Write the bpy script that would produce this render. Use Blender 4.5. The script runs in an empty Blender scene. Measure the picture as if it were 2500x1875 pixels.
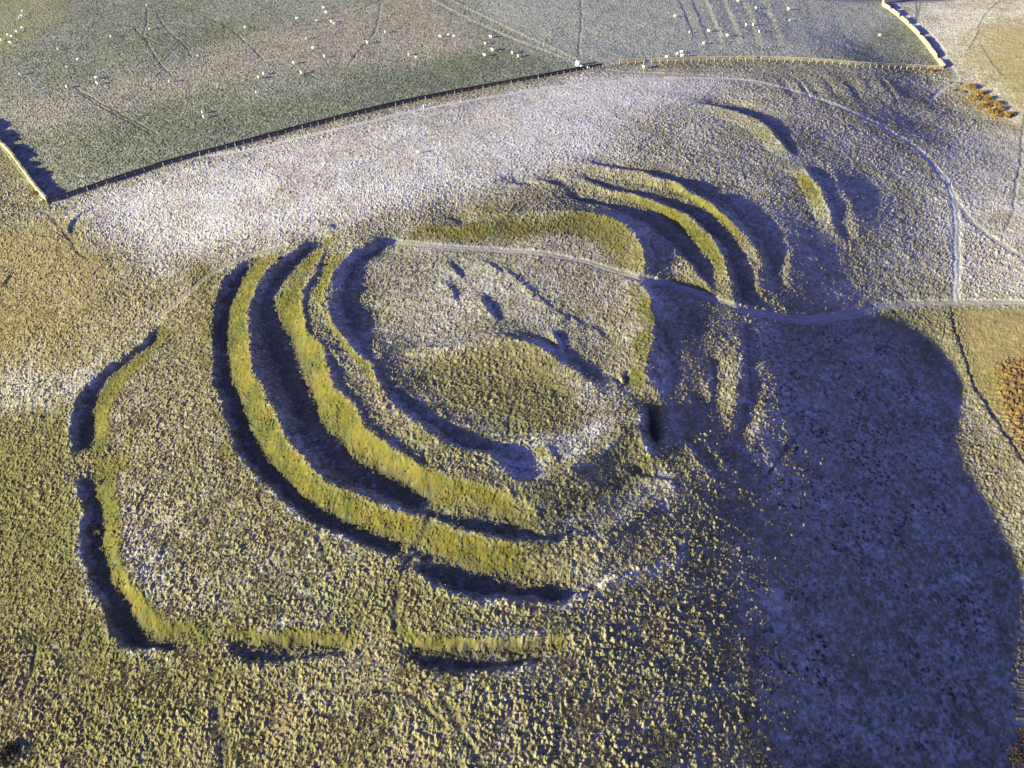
import bpy, math, random
import numpy as np
rad = math.radians
random.seed(7)
RNG = np.random.default_rng(11)
scene = bpy.context.scene

# ------------------------------------------------------------------ camera, light, exposure
CAM_H, PITCH, HFOV = 110.0, 42.0, 70.0
SUN_EL, SUN_AZ = 11.0, 24.0            # elevation; travel direction of the light, anticlockwise from +x
cam = bpy.data.cameras.new("camera"); cam_o = bpy.data.objects.new("camera", cam)
scene.collection.objects.link(cam_o); scene.camera = cam_o
cam_o.location = (0, 0, CAM_H); cam_o.rotation_euler = (rad(90 - PITCH), 0, 0)
cam.sensor_width = 36; cam.lens = 18 / math.tan(rad(HFOV / 2)); cam.clip_start = 1; cam.clip_end = 20000

world = bpy.data.worlds.new("World"); scene.world = world; world.use_nodes = True
wn = world.node_tree.nodes; wn.clear()
sky = wn.new("ShaderNodeTexSky"); sky.sky_type = 'NISHITA'; sky.sun_disc = False
sky.sun_elevation = rad(SUN_EL)
sky.sun_rotation = rad(90 - (SUN_AZ + 180))        # the sun stands opposite to where its light goes
sky.air_density = 1.0; sky.dust_density = 0.2; sky.ozone_density = 3.0
wb = wn.new("ShaderNodeBackground"); wb.inputs[1].default_value = 0.088
wo = wn.new("ShaderNodeOutputWorld")
tint = wn.new("ShaderNodeMix"); tint.data_type = 'RGBA'; tint.blend_type = 'MULTIPLY'; tint.inputs[0].default_value = 1
tint.inputs[7].default_value = (.84, .58, 1.38, 1)                # the clear winter sky of the picture leans to violet
world.node_tree.links.new(sky.outputs[0], tint.inputs[6]); world.node_tree.links.new(tint.outputs[2], wb.inputs[0]); world.node_tree.links.new(wb.outputs[0], wo.inputs[0])

U = np.array([math.cos(rad(SUN_AZ)), math.sin(rad(SUN_AZ))]); TE = math.tan(rad(SUN_EL))
TO_SUN = np.array([-U[0] * math.cos(rad(SUN_EL)), -U[1] * math.cos(rad(SUN_EL)), math.sin(rad(SUN_EL))])
sl = bpy.data.lights.new("sun", 'SUN'); sl.energy = 5.0; sl.angle = rad(0.5); sl.color = (1.0, 0.95, 0.60)
so = bpy.data.objects.new("sun", sl); scene.collection.objects.link(so)
from mathutils import Vector, Matrix
so.rotation_euler = Vector(TO_SUN).to_track_quat('Z', 'Y').to_euler(); so.location = (-200, -100, 120)

scene.view_settings.view_transform = 'Standard'; scene.view_settings.look = 'None'
scene.view_settings.gamma = 1; scene.view_settings.use_curve_mapping = False
scene.view_settings.exposure = 1.65
scene.cycles.max_bounces = 4; scene.cycles.diffuse_bounces = 2

# ------------------------------------------------------------------ reading places off the survey picture
FPX = 1250 / math.tan(rad(HFOV / 2)); CP, SP = math.cos(rad(PITCH)), math.sin(rad(PITCH))
def unproj(px, py, z=0.0):
    u = (px - 1250) / FPX; v = (py - 937.5) / FPX
    dx, dy, dz = u, CP - v * SP, -SP - v * CP
    t = (z - CAM_H) / dz
    return dx * t, dy * t

# broad shape of the hill: heights at places, thin plate through them
MACRO = [
 (-300,1875,-13),(0,1875,-11),(600,1875,-6),(1100,1875,-3),(1500,1875,-4),(1800,1875,-6.9),(2100,1875,-12.6),(2500,1875,-20),(2900,1875,-22),
 (-300,1400,-14),(0,1400,-9),(250,1400,-6),(600,1400,-3.2),(1000,1400,-1),(1400,1400,-.6),(1600,1400,-1.7),(1800,1400,-4.2),(2000,1400,-8.3),(2250,1400,-15.0),(1650,1180,-1.6),(1800,1180,-3.9),(2440,1400,-19.6),(2580,1400,-19.5),(2900,1400,-15),
 (-300,937,-13),(0,937,-8.5),(250,937,-5.5),(520,937,-2.6),(900,937,0),(1300,937,1.2),(1600,937,-.2),(1750,937,-1.7),(1900,937,-4.2),(2050,937,-8.9),(2200,937,-14.2),(2330,937,-16.6),(2500,937,-14.5),(2900,937,-9),
 (-300,600,-10),(0,600,-5.5),(400,600,-2),(800,600,.8),(1200,600,2.2),(1600,600,1.4),(1800,600,-.6),(2000,600,-4.9),(2150,600,-8.0),(2330,600,-10.8),(2500,600,-11),(2900,600,-5),
 (-300,300,-8),(0,300,-5.5),(400,300,-2.4),(800,300,.3),(1200,300,2),(1600,300,1.6),(1900,300,-1.2),(2100,300,-5.2),(2250,300,-10.4),(2370,300,-13.2),(2500,300,-13),(2190,225,-7.6),(2330,265,-12.6),(2900,300,-2),
 (-300,150,-7),(0,150,-5.2),(500,150,-3),(1000,150,-.6),(1450,150,.8),(1800,150,-.8),(2100,150,-4.6),(2290,150,-9.0),(2500,150,-4.5),(2900,150,8),
 (-300,0,-6),(0,0,-4.5),(600,0,-2.6),(1250,0,-.6),(1700,0,-1.6),(2000,0,-4.6),(2170,0,-6.8),(2300,0,-5.6),(2500,0,0),(2900,0,11),
 (0,-120,-4),(1250,-120,-1),(2200,-120,-6),(2700,-120,2)]
mp = np.array([[*unproj(a, b, c), c] for a, b, c in MACRO])
def tps_k(r2): return 0.5 * r2 * np.log(r2 + 1e-9)
_S = 100.0
def _tps_fit(P, smooth=2e-4):
    n = len(P); X = P[:, :2] / _S
    r2 = ((X[:, None] - X[None]) ** 2).sum(-1)
    A = np.zeros((n + 3, n + 3)); A[:n, :n] = tps_k(r2) + smooth * np.eye(n)
    A[:n, n] = 1; A[:n, n + 1:] = X; A[n, :n] = 1; A[n + 1:, :n] = X.T
    return X, np.linalg.solve(A, np.concatenate([P[:, 2], [0, 0, 0]]))
_TX, _TW = _tps_fit(mp)
def macro(x, y):
    x = np.asarray(x, float) / _S; y = np.asarray(y, float) / _S
    out = _TW[-3] + _TW[-2] * x + _TW[-1] * y
    for (a, b), w in zip(_TX, _TW): out = out + w * tps_k((x - a) ** 2 + (y - b) ** 2)
    return out
def atd(px, py, dz=0.0):
    z = np.zeros_like(np.asarray(px, float))
    px = np.asarray(px, float); py = np.asarray(py, float)
    for _ in range(12):
        x, y = unproj(px, py, z)
        z = 0.5 * z + 0.5 * (macro(x, y) + dz)
    x, y = unproj(px, py, z)
    return x, y, macro(x, y) + dz

# ------------------------------------------------------------------ working grid
CELL = 0.5; X0, X1, Y0, Y1 = -330.0, 330.0, 14.0, 474.0
NX, NY = int((X1 - X0) / CELL) + 1, int((Y1 - Y0) / CELL) + 1
gx = X0 + CELL * np.arange(NX); gy = Y0 + CELL * np.arange(NY)
GX, GY = np.meshgrid(gx, gy)

_LAT = RNG.random((512, 512)).astype(np.float32)
def vnoise(x, y, seed=0):
    x = x + seed * 17.31; y = y + seed * 9.77
    xi = np.floor(x).astype(np.int32); yi = np.floor(y).astype(np.int32)
    fx = (x - xi).astype(np.float32); fy = (y - yi).astype(np.float32)
    fx = fx * fx * (3 - 2 * fx); fy = fy * fy * (3 - 2 * fy)
    a = _LAT[yi & 511, xi & 511]; b = _LAT[yi & 511, (xi + 1) & 511]
    c = _LAT[(yi + 1) & 511, xi & 511]; d = _LAT[(yi + 1) & 511, (xi + 1) & 511]
    return (a + (b - a) * fx) * (1 - fy) + (c + (d - c) * fx) * fy
def fbm(x, y, seed=0, octv=4, gain=.5):
    s = 0; a = 1; t = 0
    for o in range(octv):
        s = s + a * vnoise(x * 2 ** o + 3.7 * o, y * 2 ** o - 5.1 * o, seed + o); t += a; a *= gain
    return s / t * 2 - 1

def resample(P, step=None, n=None):
    P = np.asarray(P, float); d = np.r_[0, np.cumsum(np.hypot(*(np.diff(P[:, :2], axis=0).T)))]
    if n is None: n = max(2, int(d[-1] / step) + 1)
    t = np.linspace(0, d[-1], n)
    return np.stack([np.interp(t, d, P[:, k]) for k in range(P.shape[1])], 1)
def smooth_line(P, n=40):
    """a soft curve through the traced points"""
    P = np.asarray(P, float)
    if len(P) < 3: return P
    d = np.r_[0, np.cumsum(np.hypot(*(np.diff(P[:, :2], axis=0).T)))]
    t = np.linspace(0, d[-1], max(len(P) * 5, 12)); out = []
    m = np.zeros_like(P); m[1:-1] = (P[2:] - P[:-2]) / (d[2:] - d[:-2])[:, None]
    m[0] = (P[1] - P[0]) / (d[1] - d[0]); m[-1] = (P[-1] - P[-2]) / (d[-1] - d[-2])
    k = np.clip(np.searchsorted(d, t, side='right') - 1, 0, len(P) - 2)
    h = (d[k + 1] - d[k]); s = ((t - d[k]) / h)[:, None]; h = h[:, None]
    return ((2*s**3 - 3*s**2 + 1) * P[k] + (s**3 - 2*s**2 + s) * h * m[k] + (-2*s**3 + 3*s**2) * P[k+1] + (s**3 - s**2) * h * m[k+1])

cons_sum = np.zeros((NY, NX)); cons_n = np.zeros((NY, NX))
def pin(P):
    """P: world x, y, height above the broad hill"""
    P = resample(P, step=0.22)
    i = np.rint((P[:, 1] - Y0) / CELL).astype(int); j = np.rint((P[:, 0] - X0) / CELL).astype(int)
    ok = (i >= 0) & (i < NY) & (j >= 0) & (j < NX)
    np.add.at(cons_sum, (i[ok], j[ok]), P[ok, 2]); np.add.at(cons_n, (i[ok], j[ok]), 1)
def world_line(L, dz):
    L = np.asarray(L, float); d = np.asarray(dz if np.ndim(dz) else [dz] * len(L), float)
    if len(d) != len(L): d = np.interp(np.linspace(0, 1, len(L)), np.linspace(0, 1, len(d)), d)
    L = smooth_line(np.c_[L, d])
    x, y, z = atd(L[:, 0], L[:, 1], L[:, 2])
    return np.stack([x, y, z], 1)          # absolute heights
def pin_abs(W):
    W = resample(W, step=0.22); W[:, 2] -= macro(W[:, 0], W[:, 1]); pin(W)
def line(L, dz): pin_abs(world_line(L, dz))
def scarp(L1, B, dz, deep=0.22, top=None, top_dz=None, lift=0.0, frac=.42, floor=-6.0):
    """crest L1 throws its shadow as far as B: the ground between is hollowed, B sits where the sun's ray lands"""
    C = resample(world_line(L1, dz), step=0.3)
    guess = -0.6
    Bp = smooth_line(np.asarray(B, float)); zb = np.full(len(Bp), guess)
    for _ in range(4):
        x, y, za = atd(Bp[:, 0], Bp[:, 1], zb)
        dx = x[:, None] - C[None, :, 0]; dy = y[:, None] - C[None, :, 1]
        s = dx * U[0] + dy * U[1]; p = np.abs(-dx * U[1] + dy * U[0])
        h = np.where((p < 0.8) & (s > 0), C[None, :, 2] - s * TE, -1e9)
        hh = h.max(1)
        near = np.hypot(dx, dy).min(1); alt = C[np.hypot(dx, dy).argmin(1), 2] - near * TE
        hh = np.where(hh < -1e8, alt, np.clip(hh, alt - .45, alt + .6))
        zb = np.clip(hh - macro(x, y) + lift, floor, 6)
        if len(zb) > 9: zb = np.convolve(np.r_[[zb[0]] * 4, zb, [zb[-1]] * 4], np.ones(9) / 9, 'valid')
    x, y, za = atd(Bp[:, 0], Bp[:, 1], zb)
    Bw = np.stack([x, y, za], 1)
    n = 60
    Cr = resample(C, n=n); Br = resample(Bw, n=n)
    M = Cr * (1 - frac) + Br * frac
    w = np.hypot(*(Br - Cr)[:, :2].T)
    M[:, 2] = Cr[:, 2] * (1 - frac) + Br[:, 2] * frac - np.clip(w * deep, .15, 1.7)
    M[:, 2] = np.maximum(M[:, 2], macro(M[:, 0], M[:, 1]) + floor - .35)
    pin_abs(C); pin_abs(Bw); pin_abs(M[1:-1])
    if top is not None: line(top, top_dz)

# ---- outermost ditch on the left and along the near side
A_L = [(377,803),(341,842),(271,884),(241,911),(208,944),(187,969),(178,996),(170,1020),(169,1057),(175,1093)]
A_B = [(389,822),(370,850),(316,890),(271,924),(244,957),(232,984),(228,1015),(232,1057),(231,1093)]
scarp(A_L, A_B, [-.1,.2,.4,.4], top=[(400,835),(325,915),(285,955),(266,995),(260,1050),(262,1100)], top_dz=[.1,.5,.6,.6])
scarp([(184,1177),(193,1219),(199,1250),(187,1304),(193,1337),(202,1382),(208,1384),(217,1426),(238,1462),(256,1508),(274,1553),(301,1586),(362,1592),(422,1589),(479,1574)],
      [(226,1159),(235,1189),(241,1228),(250,1262),(253,1301),(250,1337),(262,1379),(274,1411),(292,1444),(319,1486),(347,1532),(380,1556),(428,1565),(476,1571)],
      [.3,.4,.5,.4,.1], top=[(283,1170),(288,1240),(285,1300),(282,1345),(295,1390),(325,1430),(355,1475),(400,1512),(450,1525),(540,1538)], top_dz=[.6,.7,.7,.7,.5])
scarp([(557,1582),(590,1613),(630,1618),(720,1613),(850,1604)], [(560,1560),(600,1571),(630,1573),(720,1571),(841,1575)], [.3,.35,.2,.1], deep=.15,
      top=[(560,1540),(600,1545),(700,1546),(840,1548)], top_dz=[.9,.7,.5,.4])
scarp([(1005,1615),(1037,1634),(1067,1646),(1142,1655),(1203,1646),(1230,1640),(1305,1625),(1366,1589)], [(1007,1574),(1045,1585),(1082,1592),(1130,1592),(1172,1592),(1200,1586),(1305,1583),(1350,1575)],
      [.1,.35,.4,.4,.1], deep=.2, top=[(1007,1545),(1090,1560),(1180,1562),(1305,1555),(1400,1530)], top_dz=[.5,.8,.8,.5])
# ---- second ditch
B_L = [(590,640),(549,682),(530,727),(518,782),(517,842),(520,902),(521,935),(536,972),(542,1005),(558,1042),(567,1072),(585,1105),(606,1138),(636,1174),(675,1210),(720,1244),(757,1274),(811,1298),(871,1328),(947,1355),(983,1364)]
B_B = [(624,646),(600,679),(582,715),(564,757),(561,812),(559,872),(570,932),(579,951),(588,987),(606,1021),(621,1062),(648,1096),(660,1123),(681,1150),(711,1180),(748,1210),(787,1238),(856,1277),(932,1310),(992,1325)]
scarp(B_L, B_B, [.2,.6,.7,.7,.6,.5], deep=.25)
scarp([(1013,1393),(1052,1420),(1112,1447),(1173,1471),(1200,1468),(1290,1471),(1381,1471),(1426,1456),(1471,1435)],
      [(1022,1358),(1070,1361),(1112,1380),(1173,1393),(1248,1408),(1300,1420),(1351,1423),(1405,1429),(1440,1425)], [.3,.6,.6,.4,.1], deep=.22)
line([(1471,1435),(1501,1414),(1560,1385),(1640,1345)], [.1,.3,.2,0])
# ---- third, the deepest, between the counterscarp bank and the main rampart
C_L = [(735,596),(705,622),(672,646),(645,673),(627,706),(612,736),(606,766),(609,812),(612,857),(615,902),(624,924),(642,945),(663,993),(681,1033),(708,1078),(733,1105),(751,1135),(781,1165),(826,1189),(871,1207),(916,1228),(962,1244),(1007,1256),(1037,1259)]
C_B = [(793,598),(763,619),(733,649),(705,682),(681,709),(672,739),(678,766),(699,806),(715,839),(730,872),(740,905),(757,945),(772,981),(781,1030),(811,1057),(844,1081),(856,1105),(901,1135),(962,1165),(1022,1201),(1046,1225)]
scarp(C_L, C_B, [.8,1.6,2.0,2.0,2.0,1.8,1.6,1.4], deep=.16, frac=.5)
scarp([(1060,1262),(1112,1282),(1173,1303),(1233,1319),(1275,1328),(1336,1325),(1380,1325)], [(1073,1238),(1112,1254),(1188,1262),(1250,1271),(1305,1292),(1335,1308)], [1.4,1.5,1.4,1.0], deep=.2)
line([(1380,1325),(1456,1307),(1501,1286),(1560,1268),(1607,1255)], [1.0,1.1,1.0,.7,.2])
line([(983,1364),(1004,1346),(1022,1358)], .1); line([(1037,1259),(1052,1250),(1062,1255)], .8)
# ---- top of the main rampart, throwing a short shadow inward
D_L = [(790,612),(769,667),(745,700),(739,736),(742,775),(751,812),(781,842),(795,884),(808,923),(829,960),(862,984),(883,1021),(907,1054),(947,1087),(992,1111),(1031,1141)]
D_B = [(800,625),(785,680),(769,705),(760,736),(760,775),(772,812),(796,848),(835,887),(856,926),(862,950),(885,975),(905,1005),(940,1045),(985,1075),(1020,1100),(1040,1130)]
scarp(D_L, D_B, [1.0,2.2,2.9,3.0,3.0,3.0,2.8], deep=.12)
line([(1031,1141),(1082,1153),(1158,1174),(1203,1193),(1245,1200),(1287,1183)], [2.8,2.8,2.8,2.7,2.7,2.8])
line([(835,700),(805,740),(800,790),(845,860),(905,930)], [2.3,2.2,2.2,2.0,2.0])
# ---- quarried hollow inside the rampart
E_L = [(915,585),(892,595),(841,631),(814,661),(805,697),(800,736),(805,766),(820,797),(844,827),(865,857),(901,887),(919,918),(935,948),(953,981),(989,1012),(1022,1033),(1061,1063),(1112,1093),(1173,1105),(1203,1123),(1239,1156),(1269,1180)]
E_B = [(965,592),(956,622),(900,637),(895,673),(880,715),(883,739),(913,757),(925,775),(913,809),(907,839),(922,869),(947,902),(977,942),(1007,966),(1061,996),(1106,1030),(1152,1045),(1190,1069),(1248,1078),(1285,1090),(1305,1105),(1312,1135),(1300,1172)]
scarp(E_L, E_B, [1.6,2.2,2.6,2.6,2.6,2.5,2.5,2.6,2.6,2.6], deep=.12)
# ---- terrace edge falling towards the near side
line([(1287,1183),(1381,1147),(1450,1108),(1501,1072),(1547,1036),(1568,1010)], [2.8,2.7,2.5,2.5,2.5,2.3])
line([(1310,1165),(1375,1125),(1440,1090),(1485,1055),(1535,1015)], [1.5,1.6,1.8,1.9,2.0])
line([(1250,1255),(1330,1262),(1420,1230),(1500,1190),(1570,1150)], [.6,.2,-.1,-.2,-.2])
scarp([(1330,1084),(1345,1105),(1362,1132)], [(1345,1078),(1362,1095),(1372,1128)], [1.6,1.8,1.6], deep=.15)
scarp([(1559,998),(1557,1025),(1568,1055),(1588,1098)], [(1614,998),(1616,1030),(1616,1065),(1608,1108)], [2.2,2.4,2.2,1.6], deep=.15)
scarp([(1668,1069),(1690,1100),(1705,1125),(1722,1145)], [(1685,1075),(1720,1090),(1757,1112),(1762,1140)], [.9,1.2,1.2,.8], deep=.12)
scarp([(1500,1062+100),(1640,1170),(1645,1200)], [(1560,1165),(1665,1168),(1668,1205)], [.4,.6,.5], deep=.1)
# ---- crest of the rampart on the far and right side of the fort
line([(1010,560),(1060,553),(1120,552),(1180,545),(1240,525),(1305,516),(1387,513)], [.5,1.0,1.2,1.6,2.2,2.4,2.4])
K0 = [(1387,513),(1471,522),(1516,541),(1547,571),(1568,601),(1574,631),(1562,676)]
line(K0, [2.4,2.7,2.8,2.8,2.8,2.6,1.3])
K1 = [(1562,688),(1583,715),(1592,751),(1595,797),(1592,842),(1583,872),(1577,930),(1588,955)]
line(K1, [1.6,2.4,2.5,2.5,2.4,2.4,2.2,1.4])
line([(1305,560),(1400,572),(1470,600),(1510,640),(1520,680),(1528,720),(1530,800),(1528,880),(1520,930)], [.9,.9,.9,.9,1.0,1.1,1.2,1.3,1.2])
line([(1120,590),(1250,580),(1350,600)], [.2,.4,.6])
# hollows and ditches outside it, right side
scarp([(1578,600),(1590,625),(1592,648)], [(1592,592),(1610,620),(1618,648)], [1.9,1.9,1.4], deep=.12)
scarp([(1395,487),(1429,499),(1471,504),(1516,522),(1562,543),(1586,565),(1631,592),(1670,631),(1706,673),(1734,708)],
      [(1400,474),(1429,474),(1471,480),(1532,489),(1592,513),(1628,537),(1661,555),(1676,580),(1712,610),(1736,637),(1746,661),(1748,706)], [.1,.3,.6,.9,1.0,1.1,1.0,.6], deep=.14, floor=-.75)
scarp([(1417,434),(1486,462),(1547,474),(1616,498),(1652,513),(1688,531),(1727,571),(1752,601),(1773,637),(1785,685),(1788,739)],
      [(1425,425),(1471,434),(1562,452),(1637,467),(1652,470),(1697,495),(1742,525),(1773,555),(1803,592),(1833,631),(1850,661),(1852,706)], [0,.25,.5,.9,1.3,1.6,1.8,1.8,1.7,1.4,.7], deep=.14, floor=-.7)
scarp([(1440,399),(1486,408),(1562,418),(1598,434),(1652,446),(1682,470),(1730,492),(1758,516),(1797,555),(1827,586),(1850,619),(1862,649),(1868,690)],
      [(1450,392),(1486,390),(1592,401),(1670,422),(1712,438),(1788,452),(1839,478),(1880,520),(1915,560),(1925,600),(1930,650),(1925,690)], [0,.3,.7,1.1,1.5,1.8,1.9,1.8,1.4,.5], deep=.1, floor=-.6)
line([(1640,690),(1700,712),(1742,728)], [.3,.2,.2])
scarp([(1600,700),(1640,712),(1700,730),(1742,745)], [(1640,690),(1680,700),(1720,715),(1748,730)], [.5,.5,.5,.4], deep=.1)
# outer arcs further right
scarp([(1726,256),(1788,271),(1848,292),(1880,316),(1910,353),(1931,380)], [(1736,250),(1803,259),(1848,274),(1883,283),(1916,298),(1934,331),(1955,365)], [.2,.9,1.3,1.5,1.3,.6], deep=.1,
      top=[(1726,285),(1780,300),(1830,325),(1880,370)], top_dz=[0,0,0,0])
scarp([(1961,404),(1986,437),(2004,465),(2022,510),(2043,580)], [(2020,408),(2038,430),(2049,467),(2075,500),(2085,570)], [.8,2.1,2.1,1.8,.3], deep=.08,
      top=[(1940,430),(1965,480),(1985,540)], top_dz=[0,0,0])
# low ribs of the ramparts on the shaded flank
scarp([(1600,800),(1608,850),(1622,900),(1625,962)], [(1645,815),(1666,860),(1668,905),(1652,962)], [1.6,1.8,1.6,.9], deep=.1, floor=-.5)
scarp([(1736,880),(1734,940),(1735,1000)], [(1757,880),(1757,940),(1754,1000)], [.3,.5,.3], deep=.1, floor=-.5)
line([(1700,780),(1705,850),(1706,920),(1700,980)], [.3,.6,.6,.2])
scarp([(1806,800),(1808,850),(1808,905),(1796,960),(1786,1030),(1768,1072)], [(1846,800),(1856,850),(1862,920),(1864,1000),(1850,1060),(1828,1096)], [.3,.9,1.1,1.1,.9,.3], deep=.1, floor=-.8)
line([(1880,820),(1888,870),(1896,930),(1890,990),(1875,1040),(1850,1090),(1810,1140)], [.1,.5,.8,.8,.7,.5,.1])
line([(1590,1012),(1593,1050),(1600,1085)], [-.2,-.6,-.2]); line([(1568,1010),(1562,1040),(1572,1075),(1592,1110)], [2.5,2.7,2.6,1.8])
line([(1335,1315),(1400,1302),(1470,1270),(1550,1225),(1610,1190)], [.1,-.4,-.5,-.4,0]); line([(1405,1450),(1470,1415),(1550,1370),(1630,1335)], [-.2,-.5,-.4,0])
# ---- inside the fort: low scarps and hollows
line([(986,872),(1037,851),(1112,843),(1180,826),(1230,824),(1305,842),(1351,872),(1411,911),(1456,940)], [.8,1.5,1.8,2.0,2.1,2.0,1.8,1.6,1.2])
line([(1010,850),(1110,822),(1220,800),(1330,830),(1400,880),(1470,925)], [.4,.6,.7,.7,.6,.6])
line([(1030,925),(1120,910),(1220,915),(1320,940),(1400,985)], [.4,.4,.3,.3,.4])
line([(1080,990),(1200,1020),(1300,1040)], [.5,.4,.6])
scarp([(1170,722),(1180,742),(1195,765),(1215,780)], [(1200,727),(1222,745),(1235,770),(1236,780)], [.9,1.0,1.0,.8], deep=.15)
scarp([(1352,812),(1360,835),(1372,856)], [(1392,812),(1396,835),(1398,858)], [1.2,1.3,1.1], deep=.16)
scarp([(1500,932),(1512,940)], [(1530,922),(1532,938)], [.9,.9], deep=.12)
scarp([(1092,695),(1104,712),(1108,728)], [(1112,690),(1122,708),(1126,726)], [.6,.7,.6], deep=.15)
scarp([(1095,640),(1110,660),(1125,675)], [(1120,645),(1135,660),(1140,672)], [.5,.6,.5], deep=.15)
for k in range(7):
    t = k / 6; ax, ay = 1190 + 250 * t, 640 + 165 * t + 10 * math.sin(k * 5)
    scarp([(ax, ay), (ax + 16, ay + 13), (ax + 30, ay + 24)], [(ax + 14, ay - 3), (ax + 32, ay + 9), (ax + 42, ay + 20)], [.35, .75, .4], deep=.1)
# ---- small delvings on the frosty slope
scarp([(163,570),(166,553),(185,530),(225,508)], [(178,568),(186,548),(200,528),(236,505)], [.1,.5,.5,.2], deep=.2, top=[(205,560),(225,535),(240,520)], top_dz=[.3,.5,.2])
scarp([(786,550),(800,548),(815,556)], [(802,543),(820,546),(824,556)], [.3,.6,.3], deep=.15)
scarp([(1095,533),(1110,540),(1122,546)], [(1112,530),(1124,534),(1128,545)], [.3,.6,.3], deep=.15)
scarp([(1060,487),(1080,476)], [(1068,492),(1084,482)], [.2,.3], deep=.15)
scarp([(670,425),(676,432),(682,436)], [(674,423),(684,430),(688,436)], [.3,.5,.3], deep=.15)
scarp([(1250,447),(1262,452),(1280,450)], [(1256,440),(1272,442),(1288,446)], [.2,.4,.2], deep=.12)
scarp([(1322,440),(1350,450),(1368,452)], [(1335,430),(1360,436),(1372,444)], [.2,.5,.3], deep=.12)
scarp([(5,695),(12,680),(25,668)], [(18,692),(25,680),(34,668)], [.1,.4,.2], deep=.15)
# broken ground along the arc of tumbled turf, near-left
scarp([(362,1375),(385,1352),(400,1325)], [(376,1378),(398,1356),(410,1332)], [.2,.5,.3], deep=.15)
# the burn at the right, cut below the field
BURN = [(2326,751),(2332,797),(2347,842),(2365,896),(2371,915),(2405,976),(2453,1056),(2498,1124),(2560,1210)]
scarp([(x - 8, y) for x, y in BURN], [(x + 4, y - 1) for x, y in BURN], [.1,.3,.4,.4,.3,.2], deep=.25)
# plough rigs across the far flank
for k, (q, am) in enumerate(((1640,.35),(1672,.45),(1702,.5),(1745,.6),(1790,.5),(1842,.6),(1890,.35),(1950,.3),(2010,.2))):
    a = q
    line([(a - 25, -20), (a, 40), (a + 22, 95), (a + 30, 135)], [.2 * am, .28 * am, .2 * am, 0]); line([(a + 10, -20), (a + 35, 40), (a + 52, 85), (a + 60, 120)], [-.15 * am, -.22 * am, -.15 * am, 0])
for k in range(9):
    a = 1875 + 34 * k + (0, 9, -6, 4, 12, -8, 3, 10, 0)[k]
    line([(a, 175), (a + 30, 215), (a + 62, 262)], [.02, .16, .02]); line([(a + 14, 178), (a + 46, 215), (a + 76, 258)], [0, -.14, 0])

# ---- fill in between the surveyed lines: screened membrane, coarse to fine
def solve(cs, cn, lam_len=9.0):
    levels = [(cs, cn)]
    while min(levels[-1][0].shape) > 24:
        s, n = levels[-1]; h, w = (s.shape[0] + 1) // 2, (s.shape[1] + 1) // 2
        sp = np.zeros((2 * h, 2 * w)); npd = np.zeros((2 * h, 2 * w)); sp[:s.shape[0], :s.shape[1]] = s; npd[:s.shape[0], :s.shape[1]] = n
        levels.append((sp.reshape(h, 2, w, 2).sum((1, 3)), npd.reshape(h, 2, w, 2).sum((1, 3))))
    D = None
    for li in range(len(levels) - 1, -1, -1):
        s, n = levels[li]; m = n > 0; val = np.where(m, s / np.maximum(n, 1), 0).astype(np.float32)
        if D is None: D = np.zeros(s.shape, np.float32)
        else: D = np.repeat(np.repeat(D, 2, 0), 2, 1)[:s.shape[0], :s.shape[1]]
        lam = np.float32((CELL * 2 ** li / lam_len) ** 2); D[m] = val[m]
        for it in range(60 if li else 70):
            P = np.pad(D, 1, mode='edge')
            D = (P[:-2, 1:-1] + P[2:, 1:-1] + P[1:-1, :-2] + P[1:-1, 2:]) / (4 + lam)
            D[m] = val[m]
    return D
D = solve(cons_sum, cons_n)
def blur(A, r, it=2):
    A = A.astype(np.float32)
    for _ in range(it):
        for ax in (0, 1):
            P = np.pad(A, [(r + 1, r) if k == ax else (0, 0) for k in (0, 1)], mode='edge'); c = np.cumsum(P, axis=ax, dtype=np.float64)
            n = A.shape[ax]
            A = ((np.take(c, np.arange(2 * r + 1, 2 * r + 1 + n), ax) - np.take(c, np.arange(0, n), ax)) / (2 * r + 1)).astype(np.float32)
    return A
P = np.pad(D, 1, mode='edge'); D = .5 * D + .125 * (P[:-2, 1:-1] + P[2:, 1:-1] + P[1:-1, :-2] + P[1:-1, 2:])
MAC = macro(GX, GY).astype(np.float32)
H0 = MAC + D
H0 = H0 + 0.10 * fbm(GX / 7, GY / 7, 3, 3).astype(np.float32) + .25 * fbm(GX / 26, GY / 26, 5, 2).astype(np.float32)

# ------------------------------------------------------------------ tracks and their ruts
TRACKS = {
 'wall_side': ([(140,492),(211,463),(320,421),(452,388),(600,368),(720,338),(871,304),(1022,268),(1203,236),(1290,222),(1411,206),(1531,197),(1650,192),(1772,192),(1850,200),(1940,224),(2031,254),(2106,287),(2181,326),(2242,366),(2287,413),(2320,461),(2332,510),(2337,571),(2335,631),(2335,738)], 1.5, 1.0),
 'gate': ([(1471,170),(1530,177),(1622,181),(1700,184),(1745,187)], 1.1, .3),
 'fort': ([(958,590),(1052,601),(1200,610),(1290,617),(1366,625),(1471,652),(1562,678),(1652,702),(1742,731),(1850,765),(1971,780),(2061,769),(2182,745),(2330,738),(2420,739),(2560,744)], 1.2, .45),
 'branch': ([(2330,485),(2377,546),(2423,583),(2500,634),(2560,680)], 1.0, .45),
 'fence_side': ([(1020,-20),(1070,10),(1150,50),(1250,95),(1330,125),(1405,158)], 1.2, .55),
 'beyond_wall': ([(2186,-10),(2190,15),(2212,39),(2245,65),(2272,87),(2299,120),(2311,151)], 1.0, .8),
 'rampart_foot': ([(690,603),(650,613),(600,628),(558,643),(521,664),(452,718),(392,772)], .9, .2),
 'corner': ([(2311,151),(2335,190),(2300,215),(2270,240)], .9, .6),
}
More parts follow.
